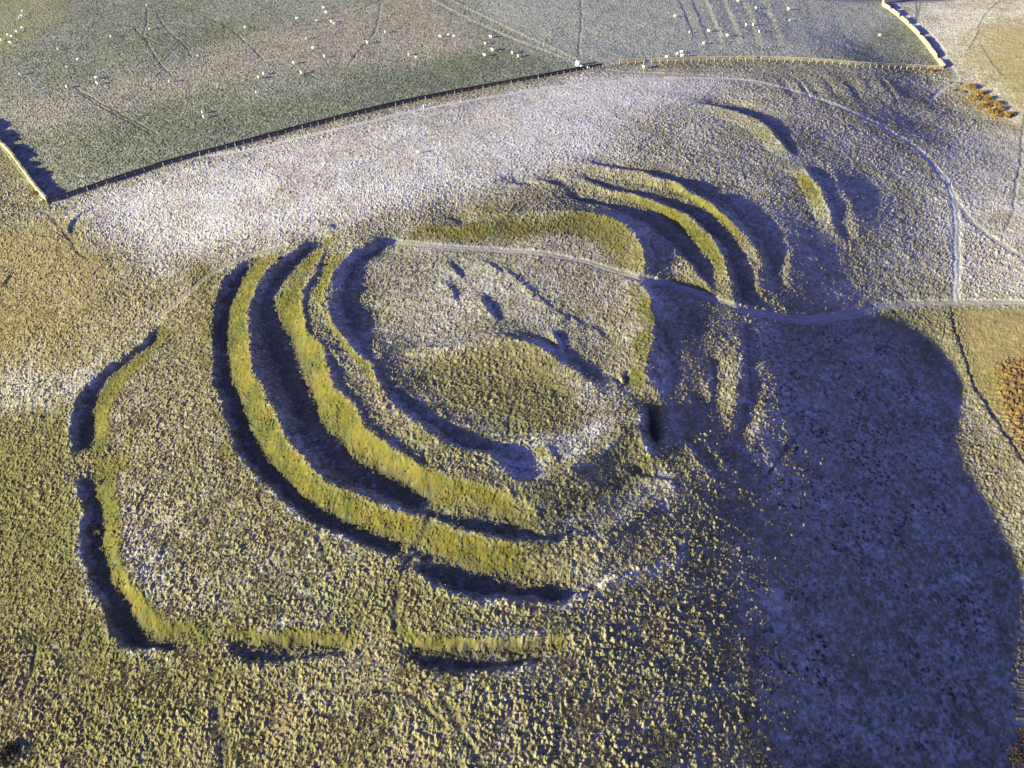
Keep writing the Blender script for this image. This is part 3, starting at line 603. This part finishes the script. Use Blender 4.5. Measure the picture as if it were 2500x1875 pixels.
for k in range(6):
    co = G.new('GeometryNodeMeshCone'); co.inputs['Vertices'].default_value = 3; co.inputs['Radius Top'].default_value = 0; co.inputs['Radius Bottom'].default_value = .085; co.inputs['Depth'].default_value = .5
    co.fill_type = 'NONE'
    tf = G.new('GeometryNodeTransform'); a = k * 1.047 + .3; tl = .25 + .5 * ((k * 37) % 10) / 10
    tf.inputs['Translation'].default_value = (.07 * math.cos(a), .07 * math.sin(a), -.06); tf.inputs['Rotation'].default_value = (-tl * math.sin(a), tl * math.cos(a), 0); tf.inputs['Scale'].default_value = (1, 1, .75 + .45 * ((k * 53) % 10) / 10)
    ng.links.new(co.outputs['Mesh'], tf.inputs['Geometry']); ng.links.new(tf.outputs[0], join.inputs[0])
sm_ = G.new('GeometryNodeSetMaterial'); sm_.inputs['Material'].default_value = mt; ng.links.new(join.outputs[0], sm_.inputs['Geometry'])
iop = G.new('GeometryNodeInstanceOnPoints'); rv = G.new('FunctionNodeRandomValue'); rv.data_type = 'FLOAT_VECTOR'; rv.inputs[0].default_value = (-.25, -.25, 0); rv.inputs[1].default_value = (.25, .25, 6.28)
rs = G.new('FunctionNodeRandomValue'); rs.data_type = 'FLOAT'; rs.inputs[2].default_value = .4; rs.inputs[3].default_value = .95
m2p = G.new('GeometryNodeMeshToPoints'); ng.links.new(gi.outputs[0], m2p.inputs[0]); ng.links.new(m2p.outputs[0], iop.inputs['Points']); ng.links.new(sm_.outputs[0], iop.inputs['Instance'])
ng.links.new(rv.outputs[0], iop.inputs['Rotation']); ng.links.new(rs.outputs[1], iop.inputs['Scale'])
sa = G.new('GeometryNodeStoreNamedAttribute'); sa.data_type = 'FLOAT'; sa.domain = 'INSTANCE'; sa.inputs['Name'].default_value = 'tone'
rt = G.new('FunctionNodeRandomValue'); rt.data_type = 'FLOAT'; rt.inputs['Seed'].default_value = 5
ng.links.new(iop.outputs[0], sa.inputs['Geometry']); ng.links.new(rt.outputs[1], sa.inputs['Value']); ng.links.new(sa.outputs[0], go.inputs[0])
md = tob.modifiers.new('tufts', 'NODES'); md.node_group = ng

# ------------------------------------------------------------------ building helpers
class MB:
    def __init__(s): s.v = []; s.f = []
    def box(s, c, size, rz=0., jit=0., taper=1., tilt=0.):
        n = len(s.v); ca_, sa_ = math.cos(rz), math.sin(rz); hx, hy, hz_ = (a / 2 for a in size)
        for z in (-hz_, hz_):
            k = taper if z > 0 else 1
            for x, y in ((-hx, -hy), (hx, -hy), (hx, hy), (-hx, hy)):
                x2, y2 = x * k + (z + hz_) * tilt, y * k
                s.v.append((c[0] + x2 * ca_ - y2 * sa_ + random.uniform(-jit, jit), c[1] + x2 * sa_ + y2 * ca_ + random.uniform(-jit, jit), c[2] + z + random.uniform(-jit, jit)))
        s.f += [(n, n+3, n+2, n+1), (n+4, n+5, n+6, n+7), (n, n+1, n+5, n+4), (n+1, n+2, n+6, n+5), (n+2, n+3, n+7, n+6), (n+3, n, n+4, n+7)]
    def loft(s, rings, cap=True):
        """rings: lists of points, same count"""
        n = len(s.v); m = len(rings[0])
        for r in rings: s.v += [tuple(p) for p in r]
        for a in range(len(rings) - 1):
            for k in range(m): s.f.append((n + a*m + k, n + a*m + (k+1) % m, n + (a+1)*m + (k+1) % m, n + (a+1)*m + k))
        if cap: s.f.append(tuple(n + k for k in range(m))[::-1]); s.f.append(tuple(n + (len(rings)-1)*m + k for k in range(m)))
    def tube(s, pts, r, m=5):
        rings = []
        for i, p in enumerate(pts):
            p = Vector(p); a = Vector(pts[max(0, i-1)]); b = Vector(pts[min(len(pts)-1, i+1)]); d = (b - a).normalized()
            q = d.orthogonal().normalized(); w = d.cross(q); rr = r[i] if hasattr(r, '__len__') else r
            rings.append([p + (q * math.cos(2*math.pi*k/m) + w * math.sin(2*math.pi*k/m)) * rr for k in range(m)])
        s.loft(rings)
    def build(s, name, mat, parent=None, smooth=False):
        me = bpy.data.meshes.new(name); me.from_pydata([tuple(p) for p in s.v], [], s.f); me.materials.append(mat)
        if smooth: me.polygons.foreach_set('use_smooth', [True] * len(me.polygons))
        me.update(); ob = bpy.data.objects.new(name, me); scene.collection.objects.link(ob)
        if parent is not None: ob.parent = parent
        return ob
def empty(name, loc, label, cat, group=None, rz=0.):
    o_ = bpy.data.objects.new(name, None); scene.collection.objects.link(o_); o_.location = loc; o_.rotation_euler = (0, 0, rz)
    o_['label'] = label; o_['category'] = cat
    if group: o_['group'] = group
    return o_

M_stone = noise_mat('drystone', (.11, .10, .075), (.32, .29, .20), 2.2, .6)
M_stone_pale = noise_mat('pale_drystone', (.34, .30, .15), (.62, .56, .34), 2.0, .5)  # paler, yellower version of the stone
M_stone_shaded = noise_mat('shaded_drystone', (.035, .035, .025), (.12, .11, .08), 2.2, .6)  # darker copy of the drystone: the unlit face's shade is in the colour
M_cope = noise_mat('cope_stone', (.24, .22, .15), (.5, .46, .33), 3., .5)
M_wood = noise_mat('weathered_wood', (.28, .25, .19), (.48, .44, .34), 6, .3)
M_wire = noise_mat('galvanised_wire', (.35, .36, .38), (.5, .5, .52), 4, .1, .4)
M_fleece = noise_mat('fleece', (.72, .68, .55), (.84, .81, .70), 14, .7, .95, .03)
M_face = noise_mat('sheep_face', (.60, .56, .47), (.75, .70, .60), 9, .2)
M_bag = noise_mat('woven_plastic', (.72, .74, .78), (.86, .88, .9), 3, .4, .6)
M_gate = noise_mat('galvanised_gate', (.42, .45, .50), (.6, .62, .66), 4, .1, .4)

def px_line(L, step):
    W = np.array([at(a, b)[:2] for a, b in smooth_line(L)]); return resample(W, step=step)
def drywall(name, L, h_fn, mat, label, th=.62, cope=M_cope, group=None):
    W = px_line(L, .45); o_x, o_y = W[len(W) // 2]; root = empty(name, (o_x, o_y, ground_z(o_x, o_y)), label, 'wall', group)
    oz = root.location.z
    T = np.gradient(W, axis=0); T /= np.hypot(T[:, 0], T[:, 1])[:, None]; Nn = np.stack([-T[:, 1], T[:, 0]], 1)
    body = MB(); rings = []; caps = MB()
    for i, (p, n) in enumerate(zip(W, Nn)):
        h = h_fn(i / (len(W) - 1), p); g = ground_z(*p)
        ring = []
        for side, levels in ((-1, (-.25, .3, .6, 1.)), (1, (1., .6, .3, -.25))):
            for lv in levels:
                wdt = th * (.5 - .18 * max(lv, 0)) + random.uniform(-.045, .045)
                zz = g + (lv * h if lv > 0 else lv) + random.uniform(-.03, .03)
                ring.append((p[0] + n[0] * side * wdt - o_x, p[1] + n[1] * side * wdt - o_y, zz - oz))
        rings.append(ring)
        if h > .5:
            caps.box((p[0] - o_x, p[1] - o_y, g + h + .1 - oz), (random.uniform(.22, .36), th * .75, random.uniform(.2, .34)), math.atan2(T[i, 1], T[i, 0]), .035, tilt=random.uniform(-.3, .3))
    body.loft(rings); body.build('stonework', mat, root)
    c_ = caps.build('coping', cope, root); c_['kind'] = 'stuff'
    return root
def jag(seed, base, amp, gaps=()):
    def f(t, p):
        h = base + amp * float(fbm(np.array(p[0] / 2.5), np.array(p[1] / 2.5), seed, 3))
        for a, b, q in gaps:
            if a < t < b: h *= q + (1 - q) * min(1, abs((t - (a + b) / 2) / ((b - a) / 2)) ** 3)
        return max(h, .15)
    return f
drywall('drystone_wall', L_WALL, jag(5, 1.75, .5, ((.30, .36, .45), (.52, .57, .5), (.62, .66, .55), (.12, .16, .6))), M_stone_pale, 'tall pale drystone wall at the left edge throwing a broad blue shadow with ragged teeth', th=.9, cope=M_stone_pale)
drywall('drystone_wall', WALL_LINE, jag(6, 1.25, .12), M_stone_shaded, 'long dark drystone wall running diagonally between the sheep pasture and the frosty slope', cope=M_stone_shaded)
drywall('drystone_wall', STR_WALL, jag(7, 1.25, .12, ((.07, .095, .12), (.335, .345, .3), (.405, .42, .2))), M_stone, 'straight sunlit drystone wall with gaps along the near side of the right pasture')
drywall('drystone_wall', UP_WALL, jag(8, 1.5, .25, ((.06, .1, .4), (.30, .33, .4), (.44, .47, .35), (.55, .59, .3), (.66, .69, .4), (.78, .82, .2))), M_stone_pale, 'pale crumbling drystone wall with a scalloped shadow at the upper right', th=.9, cope=M_stone_pale)

def fence(L, spacing, label, off=(0, 0), h=1.25, thick=.1, rails=0, wires=3, heavy=4, group=None):
    W = px_line(L, spacing); W = W + np.array(off); root = empty('post_fence', (W[0][0], W[0][1], ground_z(*W[0])), label, 'fence', group); ox, oy, oz = root.location
    posts = {}
    for hv in (0, 1):
        b = MB(); t_ = thick * (1.6 if hv else 1); b.box((0, 0, h * (1.12 if hv else 1) / 2 - .15), (t_, t_, h * (1.12 if hv else 1) + .3), taper=.9); posts[hv] = b
    proto = {}
    for i, p in enumerate(W):
        hv = 1 if (heavy and i % heavy == 0) else 0
        if hv not in proto: ob = posts[hv].build('post', M_wood, root); proto[hv] = ob
        else: ob = proto[hv].copy(); scene.collection.objects.link(ob); ob.parent = root
        ob.location = (p[0] - ox, p[1] - oy, ground_z(*p) - oz); ob.rotation_euler = (random.uniform(-.07, .07), random.uniform(-.07, .07), random.uniform(0, 1.5))
    pts = lambda z_: [(p[0] - ox, p[1] - oy, ground_z(*p) - oz + z_) for p in W]
    for k in range(wires):
        b = MB(); b.tube(pts(h * (k + 1) / (wires + .35)), .012, 3); b.build('wire', M_wire, root)
    for k in range(rails):
        b = MB(); b.tube(pts(h * (1 - .35 * k)), .07, 4); b.build('rail', M_wood, root)
    return root
fence([(x, y + 4) for x, y in WALL_LINE], 3.1, 'post and wire fence close along the near foot of the long dark wall', h=1.35)
fence([(x, y + 6) for x, y in STR_WALL], 3.6, 'post and wire fence with tall straining posts along the straight sunlit wall', h=1.55, thick=.12, heavy=1)
fence([(1062,-15),(1110,8),(1190,47),(1290,95),(1370,130),(1408,150)], 3.0, 'thin wire fence dividing the two pastures at the top', h=1.2, heavy=6)
fence([(-40,345),(0,360),(30,395),(65,440),(108,486)], 2.4, 'pale railed fence beside the tall wall at the left edge', h=1.15, rails=2, wires=0)
fence([(1470,168),(1490,163),(1512,157)], 1.6, 'short wire fence closing the gap between the dark wall and the sunlit wall', h=1.3)

# field gate in the dark wall's line
gx_, gy_, gz_ = at(1455, 170)
g = empty('field_gate', (gx_, gy_, gz_), 'galvanised field gate at the end of the dark wall beside the white bulk bags', 'gate', rz=rad(28))
for zz in (.25, .5, .75, 1.0, 1.2):
    b = MB(); b.tube([(-1.6, 0, zz), (1.6, 0, zz)], .03, 5); b.build('bar', M_gate, g)
for xx in (-1.6, 1.6):
    b = MB(); b.tube([(xx, 0, .1), (xx, 0, 1.25)], .035, 5); b.build('stile', M_gate, g)
    b = MB(); b.box((xx * 1.1, 0, .6), (.2, .2, 1.7), taper=.9); b.build('gatepost', M_wood, g)
b = MB(); b.tube([(-1.6, 0, .25), (1.6, 0, 1.2)], .025, 5); b.build('brace', M_gate, g)

gx_, gy_, gz_ = at(1036, 262)
g = empty('stile', (gx_, gy_, gz_), 'small grey step stile against the middle of the long dark wall', 'stile', rz=rad(32))
for k in range(3):
    b = MB(); b.box((0, -.25 * k, 1.0 - .35 * k), (1.1, .28, .07)); b.build('step', M_gate, g)
for xx in (-.5, .5):
    b = MB(); b.box((xx, -.25, .5), (.1, .6, 1.3)); b.build('side', M_gate, g)

# white bulk bags by the gate
def bulk_bag(px, py, s, label):
    x, y, z = at(px, py); root = empty('bulk_bag', (x, y, z), label, 'bag', 'bulk bags by the gate', rz=random.uniform(-.3, .3)); b = MB(); rings = []
    for k, (zz, r_) in enumerate(((-.05, .80), (.12, .93), (.55, 1.0), (.95, .97), (1.12, .84), (1.2, .4))):
        rings.append([(s * .62 * r_ * (1.06 if a % 2 else .92) * math.cos(a * math.pi / 6) * min(1.3, 1 / max(abs(math.cos(a * math.pi / 6)), abs(math.sin(a * math.pi / 6)))),
                       s * .62 * r_ * math.sin(a * math.pi / 6) * min(1.3, 1 / max(abs(math.cos(a * math.pi / 6)), abs(math.sin(a * math.pi / 6)))), zz * s) for a in range(12)])
    b.loft(rings); b.build('sack', M_bag, root, True)
    for sx in (-1, 1):
        b = MB(); b.tube([(sx * .3 * s, -.4 * s, 1.1 * s), (sx * .3 * s, 0, 1.42 * s), (sx * .3 * s, .4 * s, 1.1 * s)], .035, 4); b.build('strap', M_bag, root)
    return root
bulk_bag(1411, 160, 1.55, 'large white bulk bag standing where the dividing fence meets the dark wall')
bulk_bag(1419, 165, .85, 'smaller grey-white bulk bag in front of the large white one')

# ------------------------------------------------------------------ sheep
def sheep_mesh():
    root = empty('sheep', (0, 0, 0), 'x', 'sheep')
    b = MB(); rings = []
    for x, r, z in ((-.58, .12, .62), (-.54, .24, .62), (-.40, .33, .62), (-.1, .36, .60), (.2, .34, .62), (.42, .28, .66), (.54, .16, .70), (.58, .07, .72)):
        rings.append([(x, r * .92 * math.cos(a * math.pi / 5) * (1 + .06 * math.sin(a * 3 + x * 9)), z + r * math.sin(a * math.pi / 5)) for a in range(10)])
    b.loft(rings); b.build('body', M_fleece, root, True)
    b = MB(); rings = []
    for x, z, r in ((.46, .74, .15), (.58, .80, .12), (.66, .82, .105), (.78, .74, .085), (.88, .66, .05)):
        rings.append([(x, r * math.cos(a * math.pi / 4), z + r * math.sin(a * math.pi / 4)) for a in range(8)])
    b.loft(rings); hd = b.build('head', M_face, root, True)
    for s in (-1, 1):
        b = MB(); b.box((.66, s * .15, .86), (.05, .14, .05), .2 * s); b.build('ear', M_face, hd)
    for x in (-.38, .36):
        for s in (-1, 1):
            b = MB(); b.tube([(x, s * .17, .42), (x + .01, s * .17, .2), (x, s * .17, -.03)], [.06, .04, .035], 5); b.build('leg', M_face, root)
    return root
def copy_tree(o_, parent=None):
    c = o_.copy(); scene.collection.objects.link(c)
    if parent is not None: c.parent = parent
    for ch in o_.children: copy_tree(ch, c)
    return c
LP, RP = 'left pasture', 'right pasture'
SHEEP = [  # picture point, heading, size, label
 (57,28,20,1,'uppermost sheep near the top left corner of the left pasture'),
 (55,40,200,1,'upper of two touching sheep just below the topmost one at the far left'),
 (50,45,30,1,'lower of two touching sheep in the top left corner of the pasture'),
 (56,69,10,1,'sheep at the upper end of the slanting string of five at the far left'),
 (43,78,190,1,'second sheep down in the slanting string at the far left'),
 (21,86,15,1,'third sheep down in the slanting string at the far left'),
 (31,90,200,1,'fourth sheep down in the slanting string, right beside the third'),
 (4,99,140,1.05,'sheep cut by the left edge of the photo near the slanting string'),
 (27,105,170,1.1,'plump white sheep at the bottom of the slanting string at the far left'),
 (144,120,80,1,'lone sheep between the far left string and the middle of the left pasture'),
 (192,146,10,.9,'small greyish sheep left of centre in the left pasture beside a dark tuft'),
 (164,164,15,.75,'smallest dim sheep lying low in the left pasture'),
 (272,90,110,1,'lone sheep standing head-on in the upper left pasture with a thick shadow'),
 (359,13,95,.9,'sheep at the top end of a trodden path near the top edge'),
 (366,71,100,.9,'thin sheep beside the middle of the winding trodden path'),
 (51,182,95,.95,'lone sheep near the left edge above the wall shadow'),
 (237,191,10,1.05,'upper of a pair of sheep standing close together in the lower left pasture'),
 (239,205,150,1.05,'lower of a pair of sheep standing close together in the lower left pasture'),
 (164,213,130,1,'lone sheep at the head of the faint double wheel mark'),
 (415,199,85,1,'lone sheep on the beige band right of the close pair'),
 (484,137,95,.85,'faint sheep on the beige band below the crossing paths'),
 (600,68,15,1,'sheep alone in the grey-green upper middle of the left pasture'),
 (496,276,100,1.05,'upper of the two sheep lowest down in the left pasture'),
 (500,287,70,1.05,'lower of the two sheep lowest down in the left pasture'),
 (645,182,120,1.05,'upper of two sheep standing diagonally on the middle of the pasture'),
 (632,191,115,1.1,'lower of two sheep standing diagonally on the middle of the pasture'),
 (628,226,60,.9,'lone sheep below the diagonal pair in the middle of the pasture'),
 (726,46,5,1,'sheep left of the loose cluster near the top middle'),
 (791,20,5,1.1,'topmost sheep of the loose cluster at the top middle'),
 (797,31,175,1.1,'sheep directly under the topmost of the top middle cluster'),
 (775,51,20,.85,'dim sheep at the left end of the trodden line in the top middle cluster'),
 (810,54,140,1.05,'upper of two sheep nearly touching at the foot of the top middle cluster'),
 (817,59,20,1,'lower of two sheep nearly touching at the foot of the top middle cluster'),
 (748,95,100,.9,'uppermost of four sheep spaced down the beige middle of the pasture'),
 (766,119,5,1.15,'broadside sheep second of the four spaced down the beige middle'),
 (793,139,110,1,'third of the four sheep spaced down the beige middle'),
 (718,155,130,1.05,'sheep on the left below the four spaced ones in the beige middle'),
 (736,179,125,1.05,'sheep lowest of those on the beige middle of the pasture'),
 (941,79,90,1,'upright sheep alone below the curved wheel marks at the top'),
 (897,105,120,1.15,'large sheep alone right of the beige middle of the pasture'),
 (998,134,100,.85,'upper of two small yellowish sheep in the right part of the left pasture'),
 (1017,141,15,.85,'lower of two small yellowish sheep in the right part of the left pasture'),
 (1075,90,175,1.05,'left sheep of the trio in a row near the dividing fence'),
 (1096,86,15,.85,'middle yellowish sheep of the trio in a row near the dividing fence'),
 (1109,90,5,1.05,'right sheep of the trio in a row near the dividing fence'),
 (1198,91,150,1.1,'topmost of four sheep close beside the dividing fence'),
 (1185,107,85,.95,'second down of four sheep close beside the dividing fence'),
 (1202,123,140,1.1,'third down of four sheep close beside the dividing fence'),
 (1183,136,145,1.1,'lowest of four sheep close beside the dividing fence'),
 (1251,130,100,1,'left of two sheep below the dividing fence towards the dark wall'),
 (1265,138,95,1,'right of two sheep below the dividing fence towards the dark wall'),
 (1648,40,0,1.05,'leftmost high sheep on the bluish right pasture'),
 (1801,3,160,1.1,'sheep at the very top edge of the right pasture'),
 (1845,20,110,.9,'small sheep just right of the one at the top edge'),
 (1821,62,95,1,'left of two sheep level with each other on the shaded rigs'),
 (1838,62,90,1,'right of two sheep level with each other on the shaded rigs'),
 (1730,77,120,1.1,'sheep in the middle of the right pasture with a long thin shadow'),
 (1683,79,80,.8,'slight sheep left of the one in the middle of the right pasture'),
 (1775,88,120,1.05,'sheep right of the middle one on the right pasture'),
 (1718,107,15,1.05,'sheep low in the right pasture above the huddle by the wall'),
 (1628,141,5,1.1,'sheep standing apart at the left of the huddle by the sunlit wall'),
 (1654,133,20,1.1,'left sheep of the tight huddle of three by the sunlit wall'),
 (1664,128,5,1.1,'farthest sheep of the tight huddle of three by the sunlit wall'),
 (1665,138,0,1.1,'nearest sheep of the tight huddle of three by the sunlit wall'),
 (1571,166,120,1.2,'large sheep on the fort side of the sunlit wall'),
 (1587,165,60,.6,'lamb-sized sheep beside the large one on the fort side of the wall'),
 (1434,166,85,1.0,'yellowish sheep between the bulk bags and the field gate'),
 (1924,23,120,1.05,'upper sheep of two on the pasture left of the crumbling wall'),
 (1927,50,60,.8,'lower smaller sheep of two on the pasture left of the crumbling wall'),
 (1853,78,60,1,'sheep on the dark end of the shaded rigs in the right pasture'),
 (2147,87,5,1.05,'lone sheep in the corner of the pasture by the crumbling wall'),
 (1022,373,10,1.0,'lone sheep on the frosty slope between the dark wall and the fort'),
]
base_sheep = sheep_mesh()
for i, (px, py, hd, s, lab) in enumerate(SHEEP):
    o_ = base_sheep if i == 0 else copy_tree(base_sheep)
    x, y, z = at(px, py + 2); o_.location = (x, y, z + .04); o_.rotation_euler = (0, 0, rad(hd)); o_.scale = (s * 1.25,) * 3
    o_['label'] = lab; o_['category'] = 'sheep'; o_['group'] = 'sheep grazing on the pastures'

# ------------------------------------------------------------------ bushes and scrub
def leaf_cloud(name, blobs, mat, n, size, parent, up=.5):
    b = MB()
    for _ in range(n):
        cx, cy, cz, r = random.choice(blobs)
        th, ph = random.uniform(0, 2 * math.pi), math.acos(random.uniform(-.15, 1)); rr = r * random.uniform(.55, 1.05)
        p = Vector((cx + rr * math.sin(ph) * math.cos(th), cy + rr * math.sin(ph) * math.sin(th), cz + rr * math.cos(ph) * .9))
        a = Vector((random.gauss(0, 1), random.gauss(0, 1), random.gauss(0, 1) + up)).normalized(); q = a.orthogonal().normalized(); s = size * random.uniform(.6, 1.4)
        k = len(b.v); b.v += [p - q * s * .35, p + q * s * .35, p + a * s]; b.f.append((k, k+1, k+2))
    return b.build(name, mat, parent)
M_gorse = noise_mat('winter_gorse', (.13, .085, .022), (.36, .24, .06), 1.2, .3)
M_gorse2 = noise_mat('straw_scrub', (.20, .16, .07), (.42, .33, .15), 1.5, .3)
M_dark = noise_mat('dark_heather', (.02, .017, .014), (.07, .05, .035), 2, .3)
M_twig = noise_mat('twig', (.06, .045, .03), (.12, .09, .06), 4, .3)
def bush(px, py, r, mat, label, n=380, size=.32, squash=.8, name='bush', group=None):
    x, y, z = at(px, py); root = empty(name, (x, y, z), label, 'bush', group)
    blobs = [(0, 0, r * .3 * squash, r * .75)] + [(random.uniform(-.5, .5) * r, random.uniform(-.5, .5) * r, r * .25 * squash, r * random.uniform(.4, .6)) for _ in range(5)]
    leaf_cloud('foliage', blobs, mat, n, size, root)
    b = MB()
    for k in range(6):
        a = k * 1.05 + random.random(); b.tube([(0, 0, -.1), (math.cos(a) * r * .3, math.sin(a) * r * .3, r * .45), (math.cos(a) * r * .55, math.sin(a) * r * .55, r * .7)], [.06, .04, .02], 4)
    b.build('stems', M_twig, root)
    return root
GORSE = [(2367,213,2.2,'tallest round gorse bush at the upper left end of the thicket'),(2388,228,2.1,'gorse bush behind the notch near the top of the thicket'),(2375,240,1.9,'small gorse bush on the near left flank of the thicket'),
 (2408,243,2.2,'orange gorse bush in the upper middle of the thicket'),(2396,258,2.0,'yellow gorse bush on the near side under the upper middle'),(2424,255,2.2,'gorse bush at the centre of the thicket'),(2414,272,2.0,'yellow-green gorse bush on the near edge of the thicket'),
 (2441,266,2.1,'gorse bush on the far edge right of centre'),(2434,280,1.9,'low gorse bush on the near edge right of centre'),(2456,282,1.8,'gorse bush at the lower right end of the thicket'),(2467,277,1.3,'last small gorse bush at the right tip of the thicket')]
for a in GORSE: bush(a[0], a[1] + 4, a[2] * 1.3, M_gorse, a[3], n=800, size=.42, squash=.9, name='gorse_bush', group='gorse thicket beyond the wall corner')
for a in [(2312,203,1.0,'straw-coloured scrub clump leftmost beside the gorse thicket'),(2326,222,1.1,'second straw-coloured scrub clump beside the gorse thicket'),(2338,205,1.0,'straw-coloured scrub clump on the far side beside the gorse'),(2348,226,1.1,'straw-coloured scrub clump nearest the gorse thicket')]:
    bush(a[0], a[1], a[2], M_gorse2, a[3], n=240, group='straw scrub beside the gorse')
for a in [(2262,172,1.1,'left bush under the corner of the sunlit wall'),(2276,175,1.2,'middle bush under the corner of the sunlit wall'),(2290,173,1.1,'right bush under the corner of the sunlit wall')]:
    bush(a[0], a[1], a[2], M_gorse, a[3], n=260, group='bushes under the wall corner')
bush(86, 476, 1.6, M_gorse2, 'brown scrubby bush at the foot of the railed fence on the left', n=420)
bush(108, 492, .9, M_gorse2, 'small bush at the very corner where the left wall meets the dark wall', n=200)
bush(12, 1845, 2.3, M_dark, 'dark brown heather bush cut by the lower left corner of the photo', n=700, size=.28)
bush(2478, 1850, 2.2, M_dark, 'black heather bush at the lower right corner of the photo', n=700, size=.28)
bush(2500, 1800, 1.6, M_dark, 'smaller black heather bush above the one in the lower right corner', n=400, size=.28)
bush(228, 1290, 1.1, M_gorse2, 'upper tuft of rushes standing in the outer left ditch', n=380, size=.3, name='rush_tuft', group='rush tufts in the outer ditch')
bush(238, 1306, 1.0, M_gorse2, 'lower tuft of rushes standing in the outer left ditch', n=380, size=.3, name='rush_tuft', group='rush tufts in the outer ditch')
bush(215, 1298, .8, M_gorse2, 'small tuft of rushes at the left side of the outer ditch', n=240, size=.3, name='rush_tuft', group='rush tufts in the outer ditch')
bush(244, 1180, .8, M_gorse2, 'tuft of rushes on the right edge of the outer ditch at its causeway', n=240, size=.3, name='rush_tuft', group='rush tufts in the outer ditch')
bush(683, 633, .9, M_dark, 'dark bush at the head of the deep ditch beside the rampart foot track', n=260, size=.25)
bush(793, 648, .6, M_dark, 'small dark bush on the rampart top near the head of the deep ditch', n=200, size=.2)
print('verts', coords.shape)
